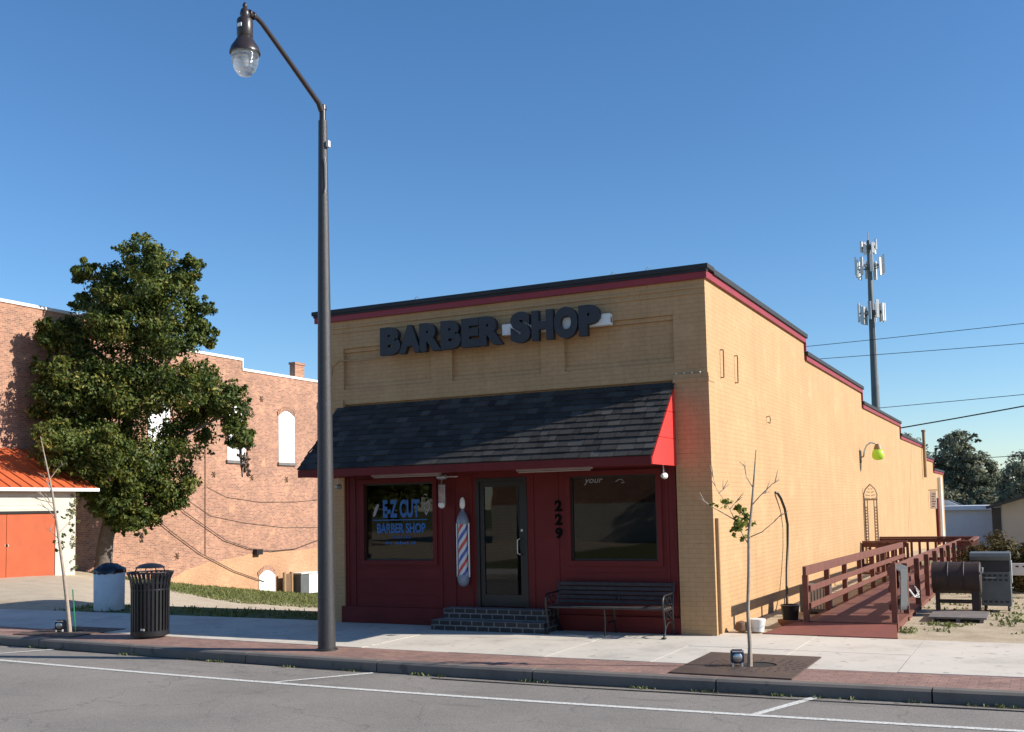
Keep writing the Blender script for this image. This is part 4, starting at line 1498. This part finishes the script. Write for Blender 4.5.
sp = thing('sapling', 'thin pale sapling with few leaves growing from the right grate', 'sapling', (1.24, -2.90, 0), 0, 'street saplings')
# trunk and twigs lie in a plane square to the street view but have their own spread
q = lambda a, z, d=0.0: (a * .94 - .33 * d, a * .34 + .94 * d, z)
MB().tube([q(0, 0), q(.01, .25), q(.0, .7), q(.03, 1.2), q(.045, 1.65), q(.09, 1.95), q(.13, 2.3), q(.175, 2.72)], [.033, .027, .023, .021, .019, .017, .013, .006], 9).build('trunk', M['palebark'], sp, True)
TW = [[(.05, 1.50), (-.10, 1.80, .1), (-.17, 1.98, .15), (-.33, 2.25, .2), (-.40, 2.55, .2)], [(-.12, 1.84, .1), (-.42, 2.02, .0), (-.55, 2.12, -.1)],
      [(.10, 2.02), (.2, 2.14, -.1), (.34, 2.28, -.2), (.42, 2.32, -.25)], [(.07, 1.62), (.2, 1.68, -.1), (.34, 1.80, -.15), (.42, 1.88, -.2)],
      [(.12, 2.24), (.05, 2.38, .1), (.04, 2.58, .12)], [(-.30, 2.18, .18), (-.15, 2.30, .25)], [(-.16, 1.98, .15), (-.05, 2.10, .2)], [(.22, 2.16, -.1), (.33, 2.18, -.05)]]
tg = random.Random(12)
for T_, zlo in ((TW, 1.5), (None, 0)):
    if T_ is None: continue
    for base in list(T_):
        p = base[-2]; e = base[-1]
        for _ in range(2):
            k = tg.uniform(.1, .9); z_ = lambda v: v[2] if len(v) > 2 else 0
            m_ = (p[0] + (e[0] - p[0]) * k, p[1] + (e[1] - p[1]) * k, z_(p) + (z_(e) - z_(p)) * k)
            T_.append([m_, (m_[0] + (e[0] - p[0]) * .5 + tg.uniform(-.07, .07), m_[1] + tg.uniform(.05, .17), m_[2] + tg.uniform(-.1, .1))])
mb = MB()
for tw in TW:
    k = len(tw)
    mb.tube([q(*p) for p in tw], [.008 - .0055 * i / (k - 1) for i in range(k)], 5)
mb.build('twigs', M['palebark'], sp, True)
lc = [(*q(-.02, 1.78, .05), .15, 9, 9), (*q(-.06, 1.98, .1), .10, 5, 7), (*q(-.38, 2.02, .0), .06, 2, 5), (*q(-.12, 1.68, .1), .07, 3, 4), (*q(-.18, 2.0, .15), .10, 4, 3), (*q(.02, 1.9, .0), .08, 3, 3), (*q(-.25, 2.1, .15), .08, 3, 2), (*q(-.02, 1.62, .1), .06, 3, 4)]
leaf_object('foliage', lc, .075, tonemat('fresh_sapling_leaves', [(0, (.11, .14, .02)), (.6, (.21, .24, .04)), (1, (.36, .30, .07))], .5, .3), sp, 8, aspect=.75)

sl_ = thing('sapling', 'leaning bare sapling with green stake beside the litter bin', 'sapling', (-10.98, -2.80, 0), 0, 'street saplings')
MB().tube([q(0, 0), q(-.04, .4), q(-.12, 1.0), q(-.26, 1.9), q(-.36, 2.5), q(-.50, 3.1), q(-.60, 3.52)], [.042, .035, .029, .023, .018, .012, .005], 9).build('trunk', M['palebark'], sl_, True)
TW2 = [[(-.28, 2.0), (-.5, 2.2, .1), (-.72, 2.30, .1)], [(-.30, 2.15), (-.45, 2.4, -.1), (-.62, 2.62, -.1)], [(-.22, 1.65), (-.42, 1.78, .1), (-.52, 1.85, .1)],
       [(-.42, 2.72), (-.3, 2.95, .1), (-.20, 3.0, .1)], [(-.33, 2.3), (-.70, 2.42, -.2)], [(-.24, 1.75), (-.12, 1.95, .15), (-.1, 2.1, .2)], [(-.36, 2.45), (-.6, 2.85, .1)]]
for base in list(TW2):
    p, e = base[-2], base[-1]
    for _ in range(2):
        k = tg.uniform(.1, .9); z_ = lambda v: v[2] if len(v) > 2 else 0
        m_ = (p[0] + (e[0] - p[0]) * k, p[1] + (e[1] - p[1]) * k, z_(p) + (z_(e) - z_(p)) * k)
        TW2.append([m_, (m_[0] + (e[0] - p[0]) * .5 + tg.uniform(-.08, .08), m_[1] + tg.uniform(.05, .18), m_[2] + tg.uniform(-.1, .1))])
mb = MB()
for tw in TW2:
    k = len(tw)
    mb.tube([q(*p) for p in tw], [.009 - .006 * i / (k - 1) for i in range(k)], 5)
mb.build('twigs', M['palebark'], sl_, True)
leaf_object('foliage', [(*q(-.30, 1.55, .1), .12, 5, 5), (*q(-.15, 1.75, .15), .12, 5, 4), (*q(-.12, 2.1, .2), .14, 5, 3)], .075, M['leaf'], sl_, 9, aspect=.7)
MB().tube([q(.08, 0, .05), q(.02, .75, .05)], .011, 6).build('stake', M['greenstake'], sl_)

# ------------------------------------------------------------------ left brick building
WX = -31.0
bb = thing('brick_building', 'long old red brick building with white parapet cap and bricked openings', 'building', (WX, 18, 0))
oy2 = -18
BS = [(1.0, 17.0, 10.42), (17.0, 24.75, 9.72), (24.75, 42.0, 9.22)]
mb = MB()
for a, b_, h in BS:
    mb.box(-.4, 0, a + oy2, b_ + oy2, -4, h)
mb.box(-16, -.4, 1.0 + oy2, 1.4 + oy2, -4, 10.42)
mb.box(-16, -.4, 41.6 + oy2, 42.0 + oy2, -4, 9.22)
mb.build('wall', M['brick'], bb)
MB().box(-16, -.4, 1.4 + oy2, 41.6 + oy2, 8.3, 8.5).build('roof', M['roof'], bb)
mb = MB()
for i, (a, b_, h) in enumerate(BS):
    mb.box(-.45, .05, a + oy2 - (.0 if i else .04), b_ + oy2 + .06, h, h + .13, .01)
    if i < 2:
        mb.box(-.03, .045, b_ + oy2 - .005, b_ + oy2 + .06, BS[i + 1][2] + .131, h - .001)
mb.build('coping', M['stonecap'], bb)
ch = MB().box(-.42, -.06, 29.05 + oy2, 29.85 + oy2, 9.0, 10.05).build('chimney', M['brick'], bb)
MB().box(-.46, -.02, 29.0 + oy2, 29.9 + oy2, 10.051, 10.17).build('cap', M['brick'], ch)


def arched(y0, y1, z0, z1, mat_, name='bricked_window', d=.03, sill=True):
    mb = MB()
    n = 10
    r = (y1 - y0) / 2
    rise = .28
    pts = [(y0, z0), (y1, z0)] + [(y1 - (y1 - y0) * k / n, z1 - rise + rise * math.sin(math.pi * k / n)) for k in range(n + 1)]
    mb.prism([(p[0] + oy2, p[1]) for p in pts], -.05, d, 'x')
    o = mb.build(name, mat_, bb)
    mb = MB()
    for k in range(13):      # arch of header bricks
        a = k / 12
        y = y1 - (y1 - y0) * a; z = z1 - rise + rise * math.sin(math.pi * a)
        mb.beam((.02, y + oy2, z + .015), (.02, y + (a - .5) * -.12 + oy2, z + .24), .10, .07, (1, 0, 0))
    mb.build('arch', M['brick'], o)
    if sill:
        MB().box(0, .10, y0 - .08 + oy2, y1 + .08 + oy2, z0 - .15, z0 - .002).build('sill', M['pallet'], o)
    return o


for y in (13.4, 18.5, 23.65, 27.55):
    arched(y, y + 1.32, 4.68, 7.42, M['white'])
arched(25.95, 27.18, -2.2, -.88, M['white'], 'cellar_window', .05, False)
# worn ochre paint along the foot of the wall
mb = MB()
pts = [(19.4, -1.4), (19.8, -.9), (21.0, -.5), (22.4, -.25), (23.6, -.18), (25.2, -.02), (27, .05), (29, .02), (31, .08), (34, .1), (34, -3), (19.4, -3)]
mb.prism([(p[0] + oy2, p[1]) for p in pts], -.02, .006, 'x')
mb.build('painted_base', M['yellowpaint'], bb)
for y, z in ((22.7, 3.95), (25.45, 3.85), (28.2, 3.78), (26.2, 7.9), (20.3, .15), (31.0, 7.8)):
    mb = MB()
    for k in range(3):
        c, s = math.cos(k * 1.047), math.sin(k * 1.047)
        mb.beam((.02, y + oy2 - .16 * c, z - .16 * s), (.02, y + oy2 + .16 * c, z + .16 * s), .03, .05, (1, 0, 0))
    mb.build('anchor_star', M['rod'], bb)
mb = MB()
mb.tube([(.04, 22.1 + oy2, .1), (.04, 22.1 + oy2, 6.2)], .016, 6)
mb.build('conduit', M['oldcable'], bb)
MB().box(0, .25, 25.55 + oy2, 26.0 + oy2, -.05, .22).build('junction_box', M['dark'], bb)
for pts in ([(22.2, 3.35), (23.6, 2.85), (26, 2.6), (29, 2.6), (31.5, 2.75)], [(20.6, 2.9), (22.5, 1.95), (25, 1.55), (28, 1.25), (31.5, 1.2)]):
    MB().tube([(.03, p[0] + oy2, p[1]) for p in pts], .010, 5).build('wall_wire', M['oldcable'], bb)
cb = MB()
P0 = [(18.26, 2.3), (20.0, 1.2), (21.7, .22), (24, -.75), (26.3, -1.45)]
cb.tube([(WX + .09, p[0], p[1]) for p in P0], .02, 6)
tag(cb.build('cable', M['oldcable'], None, True), 'straight black cable slanting down the brick wall to the white cellar window', 'cable')
cb = MB()
P1 = [(19.6, 3.0), (20.7, 2.17), (23.4, .78), (25.2, .28), (26.9, .08), (28.8, .12), (30.75, .5), (32.5, 1.2)]
cb.tube([(WX + .09, p[0], p[1]) for p in P1], .02, 6)
tag(cb.build('cable', M['oldcable'], None, True), 'black cable sagging in a long curve across the brick wall', 'cable')

# cellar hatch things at the foot of the wall
hb = thing('utility_box', 'grey and white utility cabinet at the foot of the brick wall', 'cabinet', (-30.5, 28.9, -2.25))
MB().box(-.35, .35, -.62, .05, 0, 1.05, .02).build('dark_side', M['grillgrey'], hb)
MB().box(-.35, .37, .055, 1.1, 0, 1.05, .02).build('cabinet', M['plasticwhite'], hb)
MB().box(-.40, .42, -.66, 1.15, 1.051, 1.12, .01).build('top', M['offwhite'], hb)
pb = thing('timber_post', 'brown timber gate posts beside the grey utility cabinet', 'post', (-30.6, 27.8, -2.15))
for y in (-.3, .28):
    MB().box(-.06, .06, y - .07, y + .07, 0, 1.1, .01).build('post', M['downpipe'], pb)
MB().box(-.02, .02, -.22, .20, .05, 1.0).build('board', M['rod'], pb)

# lean-to with orange roof and doors
lt = thing('lean_to_shed', 'cream lean-to shed with orange metal roof and orange doors', 'shed', (-28, 7, 0))
oy3 = -7
mb = MB()
D0, D1, DZ = 7.0, 11.1, 2.2
mb.box(-2.98, 0, 12.0 - .1 + oy3, 12.0 + oy3, -.6, 4.3)
mb.bm.verts.ensure_lookup_table()
for v in mb.bm.verts:
    if v.co.z > 4: v.co.z = 4.62 if v.co.x < -1 else 3.1
mb.build('end_wall', M['siding'], lt)
mb = MB()
mb.box(-.1, 0, D1 + oy3, 11.9 + oy3, -.6, 3.1)
mb.build('wall', M['siding'], lt)
mb = MB()
mb.box(-.1, 0, 2.0 + oy3, D0 + oy3, -.6, 3.1)
mb.build('wall', M['siding'], lt)
mb = MB()
for k in range(6):
    mb.box(-.1, .012 * 1, D0 + oy3, D1 + oy3, DZ + k * .15, DZ + k * .15 + .144)
mb.build('siding_board', M['siding'], lt)
mb = MB()
e0, e1 = Vector((.35, 0, 3.12)), Vector((-2.98, 0, 4.75))
ya, yb3 = 2.0 + oy3, 12.75 + oy3
mb.face([e0 + Vector((0, ya, 0)), e0 + Vector((0, yb3, 0)), e1 + Vector((0, yb3, 0)), e1 + Vector((0, ya, 0))])
mb.face([e0 + Vector((0, ya, -.06)), e1 + Vector((0, ya, -.06)), e1 + Vector((0, yb3, -.06)), e0 + Vector((0, yb3, -.06))])
y = ya + .02
while y < yb3:
    mb.beam(e0 + Vector((0, y, .02)), e1 + Vector((0, y, .02)), .03, .05)
    y += .46
rf = mb.build('roof', M['orange'], lt)
MB().box(.34, .42, ya, yb3, 3.0, 3.12).build('eave_board', M['white'], rf)
MB().box(-2.98, .34, yb3 - .03, yb3 + .0, 3.03, 3.06).build('soffit', M['offwhite'], rf)
for a, b_ in ((7.02, 9.04), (9.06, 11.08)):
    dd = MB().box(-.07, -.02, a + oy3, b_ + oy3, -.2, DZ - .01).build('door', M['orangedoor'], lt)
    MB().box(-.02, .0, (b_ if a < 8 else a) + oy3 - .06, (b_ if a < 8 else a) + oy3 + .06, 1.05, 1.12).build('handle', M['offwhite'], dd)
MB().box(-.05, .035, D0 - .1 + oy3, D1 + .1 + oy3, DZ + .001, DZ + .09).build('door_rail', M['dark'], lt)
leaf_object('ivy', [(.08, 11.85 + oy3, z, .22, 3, 9) for z in np.arange(.0, 3.0, .35)], .11, M['grass'], lt, 31)
MB().face([(.0, 6.5 + oy3, ground_z(-28, 6.5) + .012), (2.0, 6.5 + oy3, ground_z(-26, 6.5) + .012), (2.0, 12 + oy3, ground_z(-26, 12) + .03), (.0, 12 + oy3, ground_z(-28, 12) + .03)]).build('apron', M['apron'], lt)

# ------------------------------------------------------------------ the big evergreen on the left
bt = thing('evergreen_tree', 'large dense evergreen tree standing before the brick wall at left', 'tree', (-30.00, 15.11, -0.31))
o_ = Vector((-30.00, 15.11, -0.31))
loc = lambda p: tuple(Vector(p) - o_)
MB().tube([loc(p) for p in [(-30.02, 15.11, -0.52), (-29.97, 15.11, -0.09), (-29.80, 15.08, 1.06), (-29.40, 15.18, 2.71), (-28.96, 15.23, 4.34), (-28.61, 15.21, 6.79), (-28.09, 15.23, 9.65), (-27.76, 15.22, 12.07)]], [.46, .36, .31, .28, .26, .2, .12, .04], 12).build('trunk', M['bark'], bt, True)
mb = MB()
for br in ([(-29.33, 15.18, 2.71), (-28.02, 15.74, 3.91), (-26.66, 16.28, 5.28), (-24.85, 17.09, 6.27)], [(-28.96, 15.22, 4.29), (-30.22, 14.56, 5.50), (-31.21, 13.91, 6.81)], [(-28.69, 15.22, 6.38), (-27.16, 15.66, 8.13), (-26.28, 16.10, 9.44)],
           [(-28.47, 15.22, 7.47), (-29.68, 14.46, 8.78), (-30.66, 14.02, 9.22)], [(-28.15, 15.22, 9.44), (-29.13, 14.56, 10.97), (-29.90, 14.24, 11.96)], [(-28.15, 15.22, 9.55), (-26.72, 15.88, 11.19), (-25.95, 16.10, 11.96)],
           [(-25.19, 16.97, 6.16), (-24.63, 17.25, 5.28), (-24.61, 17.41, 3.53)]):
    k = len(br)
    mb.tube([loc(p) for p in br], [.13 - .10 * i / (k - 1) for i in range(k)], 7)
mb.build('limbs', M['bark'], bt, True)
LUMPS = [(-27.67, 15.23, 12.43, 0.86), (-28.75, 14.77, 11.39, 0.94), (-27.10, 15.61, 11.27, 1.25), (-26.08, 16.06, 11.86, 0.64), (-29.76, 14.23, 11.87, 0.47), (-28.47, 15.04, 9.66, 1.33), (-26.64, 15.98, 9.42, 1.25), (-29.67, 13.34, 8.93, 1.04), (-30.06, 12.70, 9.27, 0.52), (-29.69, 12.66, 6.64, 1.02), (-29.33, 14.30, 7.17, 1.49), (-27.86, 15.56, 6.98, 1.64), (-26.02, 16.47, 7.15, 1.18), (-24.87, 17.10, 6.50, 0.83), (-24.64, 17.31, 5.26, 0.64), (-29.28, 13.77, 4.71, 1.56), (-28.37, 15.53, 4.32, 1.46), (-29.48, 15.09, 2.98, 0.94), (-27.32, 16.13, 3.42, 0.99), (-28.04, 15.87, 2.32, 0.62), (-30.01, 12.70, 5.09, 0.58), (-26.49, 16.40, 5.30, 1.04), (-29.16, 14.63, 10.50, 0.86), (-25.84, 16.16, 10.43, 0.57), (-25.51, 16.31, 9.22, 0.52), (-30.14, 13.96, 10.92, 0.42), (-30.06, 12.28, 7.86, 0.52), (-28.9, 15.0, 2.6, .75), (-28.1, 15.6, 2.0, .6), (-29.3, 14.7, 3.0, .6), (-27.3, 16.0, 2.7, .6), (-29.0, 15.4, 1.9, .5), (-28.3, 15.2, 2.9, .7)]
gl_ = random.Random(3)
cl_ = []
for x, y, z, r in LUMPS:
    dv = gl_.uniform(-1.0, .15)
    p = loc((x - .446 * dv, y + .89 * dv, z))
    cl_.append((*p, r * 1.06, max(8, int(31 * r)), int(78 + 36 * r)))
    if r > 1.1:
        for s in ((-1.6, -3.0) if z < 7 and x < -28 else (-1.6,)):  # foremost low clumps are added to throw leaf shade on the shed door
            p = loc((x - .446 * s, y + .89 * s, z + gl_.uniform(-.4, .4)))
            cl_.append((*p, r * (.85 if s > -2 else .55), int(18 * r), int(46 + 18 * r)))
leaf_object('foliage', cl_ + sprays([c for c in cl_ if c[3] > .5 and not (c[2] < 6 and c[0] < 1.0)], 5, 8, 1.3), .16, M['leaf'], bt, 41, droop=.5)
leaf_object('dry_tendrils', [(*loc((-24.55 + .09 * k, 17.35, 4.7 - .33 * k)), .26 - .03 * k, 6, 16, 1.6) for k in range(4)] + [(*loc((-28.25, 15.44, 2.44 - .35 * k)), .17, 3, 12, 1.8) for k in range(5)] + [(*loc((-25.19, 17.09, 5.72 - .3 * k)), .22, 4, 12, 1.6) for k in range(3)] + [(*loc((-27.59, 14.90, 10.53)), .5, 5, 14)], .14, M['leafdry'], bt, 43, droop=1.5)

# ------------------------------------------------------------------ far right: buildings, trees, tower, wires
wh = thing('metal_building', 'low white metal building beyond the rear of the shop', 'building', (-4, 62, -2.3))
MB().box(-14, 6.75, 0, 20, 0, 3.55).build('wall', M['greyhouse'], wh)
MB().box(-14.3, 7.0, -.4, 20.3, 3.55, 3.85, .03).build('roof', M['white'], wh)
MB().box(5.6, 6.4, -.03, -.002, .9, 1.6).build('window', M['dark'], wh)
mb = MB().prism([(-3, 3.86), (-2.5, 4.15), (1.6, 4.35), (2.6, 4.2), (3.4, 3.86)], 4, 12, 'y')
mb.build('roof_hump', M['steel'], wh)
ho = thing('stucco_house', 'beige stucco house with dark sloping eave behind the hedge', 'house', (2.45, 48, -1.6))
MB().prism([(0.25, -1), (9, -1), (9, 5.1), (6.5, 5.1), (0.25, 3.25)], 0, 14, 'y').build('wall', M['beige'], ho)
mb = MB()
mb.beam((-.5, 6.9, 3.12), (6.9, 6.9, 5.3), 15.2, .16, (0, 0, 1))
mb.build('roof', M['darkroof'], ho)
MB().box(-.25, .2, -.1, .35, -1, 3.1).build('corner_post', M['darkroof'], ho)


def far_tree(name, label, x, y, z0, top, lumps, size, mat_, seed, trunk=.3):
    t_ = thing(name, label, 'tree', (x, y, z0), 0, 'trees behind the rear lot')
    MB().tube([(0, 0, -1), (.1, 0, 2), (-.1, .1, (top - z0) * .55), (.1, 0, (top - z0) * .85)], [trunk, trunk * .8, trunk * .5, .05], 8).build('trunk', M['bark'], t_, True)
    base_ = [(a, b_, c - z0, r) for a, b_, c, r in lumps]
    leaf_object('foliage', sprays(base_, seed + 1, 8, 1.7) + [(a, b_, c - z0, r * 1.2, int(22 * max(1, r)), 60) for a, b_, c, r in lumps], size, mat_, t_, seed)
    return t_


far_tree('broadleaf_tree', 'tall loose grey green tree right of the shop rear', -.9, 75, -2.2, 6.7,
         [(-.1, 0, 6.6, 1.0), (-.2, 0, 5.7, 1.2), (1.6, 0, 4.6, .9), (2.3, 0, 3.4, .9), (-1.3, .3, 4.6, 1.2), (.8, -.2, 4.5, 1.1), (-.2, .5, 3.8, 1.4), (-2.2, 0, 3.4, 1.0), (1.5, .2, 3.1, 1.0), (-1, -.4, 2.3, 1.2), (.7, 0, 2.0, 1.2), (-2.8, 0, 4.7, .7)], .26, M['leaffar'], 51)
far_tree('broadleaf_tree', 'dark rounded tree at the right edge of the picture', 3.9, 70, -2.2, 4.8,
         [(0, 0, 4.0, 1.3), (1.6, 0, 4.3, 1.2), (-1.2, 0, 2.6, 1.0), (1.2, 0, 3.2, 1.3), (2.6, 0, 3.4, 1.4), (.4, 0, 2.0, 1.3), (2.2, 0, 1.6, 1.4), (4.2, 0, 3.0, 1.6), (-.4, 0, 1.0, 1.2)], .26, M['leaffar'], 52)
far_tree('broadleaf_tree', 'low bushy tree between the taller tree and the white building', .2, 72, -2.2, 2.6,
         [(-1.6, 0, 1.5, 1.1), (0, 0, 1.3, 1.1), (1.5, 0, 1.4, 1.1), (2.8, 0, 1.2, 1.0), (-2.9, 0, 1.8, 1.1), (.6, .4, 2.0, .8), (3.5, .3, 1.7, .9)], .26, M['leaffar'], 53, .2)
far_tree('broadleaf_tree', 'tree top peeping over the lowest roof step of the shop', -6.3, 82, -2.2, 8.1,
         [(0, 0, 6.6, 1.2), (-1, 0, 5.6, 1.2), (1.1, 0, 5.6, 1.2), (0, 0, 4.4, 1.5), (1.6, 0, 4.4, 1.0)], .3, M['leaffar'], 54)
wl_ = leaf_object('far_wood', [(x, 95 + 6 * math.sin(x), 1.6 + 1.3 * math.sin(x * .7) ** 2, 3.4, 24, 70, .9) for x in list(np.arange(-130, -16, 4.5)) + list(np.arange(-16, 70, 2.6))], .42, M['leaffar'], None, 55)
tag(wl_, 'distant low wood behind the buildings', kind='stuff')

tw = thing('cell_tower', 'tall grey cell tower pole with three rings of antennas', 'cell tower', (-11.65, 110, -2.5))
MB().tube([(0, 0, 0), (0, 0, 15), (0, 0, 25), (0, 0, 34.7)], [.62, .47, .36, .20], 12).build('pole', M['towerpole'], tw, True)
for zc, rr, n, hh, seed in ((33.9, .85, 6, 1.4, 1), (31.6, 1.55, 10, 2.3, 2), (26.2, 1.45, 12, 2.3, 3)):
    mb = MB()
    P = [(rr * .88 * math.cos(a), rr * .88 * math.sin(a), zc) for a in np.linspace(0, 2 * math.pi, 13)]
    mb.tube(P, .07, 6)
    for a in (0, 2.1, 4.2):
        mb.tube([(0, 0, zc), (rr * .88 * math.cos(a), rr * .88 * math.sin(a), zc)], .09, 6)
    mb.lathe([(.45, -.25), (.5, 0), (.45, .25)], (0, 0, zc), 10)
    mb.build('platform', M['towerpole'], tw)
    g = random.Random(seed)
    for k in range(n):
        a = 2 * math.pi * (k + g.uniform(-.25, .25)) / n
        c, s = math.cos(a), math.sin(a)
        dz = g.uniform(-.35, .35)
        mb = MB()
        mb.beam((c * rr, s * rr, zc - hh * .5 + dz), (c * rr, s * rr, zc + hh * .42 + dz), .36, .16, (c, s, 0), bev=.03)
        mb.build('antenna', M['antenna'] if g.random() < .62 else M['steel'], tw)
MB().tube([(0, 0, 34.4), (0, 0, 35.7)], .07, 6).build('mast_tip', M['steel'], tw)
MB().tube([(.42, -.2, 0), (.30, -.2, 25)], .06, 5).build('feed_line', M['steel'], tw)


def wire(a, b_, r, sag, label):
    a, b_ = Vector(a), Vector(b_)
    mb = MB()
    mb.tube([a.lerp(b_, k / 20) - Vector((0, 0, sag * 4 * (k / 20) * (1 - k / 20))) for k in range(21)], r, 5)
    tag(mb.build('overhead_wire', M['cable'], None), label, 'wire', 'overhead wires behind the shop')


wire((-30, 60, 12.95), (45, 60, 15.1), .022, .5, 'highest thin overhead wire crossing the cell tower pole')
wire((-30, 60, 12.45), (45, 60, 12.6), .022, .4, 'second highest thin overhead wire crossing the cell tower pole')
wire((-30, 60, 7.8), (45, 60, 11.0), .022, .5, 'thin overhead wire ending low behind the shop roof steps')
wire((-5.5, 31, 4.5), (30, 28, 10.2), .028, .5, 'thick black overhead wire rising right from the shop roof')
wire((-20, 60, 4.3), (45, 60, 6.6), .022, .4, 'lowest thin overhead wire in front of the far trees')

# ------------------------------------------------------------------ across the street, seen mirrored in the shop windows
ob = thing('brick_store', 'red brick store across the street mirrored in the shop window', 'building', (-16, -40, 0))
MB().box(-9, 9, -10, 0, -.5, 7).build('wall', M['brick'], ob)
MB().box(-9, 9, .0, .05, -.4, 2.2).build('painted_base', M['siding'], ob)
far_tree('street_tree', 'dark leafy tree across the street mirrored in the windows', -1, -38, 0, 9, [(0, 0, 6, 3.0), (-2, 0, 4.5, 2.4), (2.2, 0, 4.5, 2.4), (0, 0, 8, 1.8)], .5, M['leaf'], 61)['group'] = 'trees across the street'
far_tree('street_tree', 'broad leafy tree across the street mirrored in the door', -30, -34, 0, 9, [(0, 0, 6, 3.2), (-2.4, 0, 4.5, 2.6), (2.4, 0, 4.5, 2.6), (0, 0, 8, 2)], .5, M['leaf'], 62)['group'] = 'trees across the street'
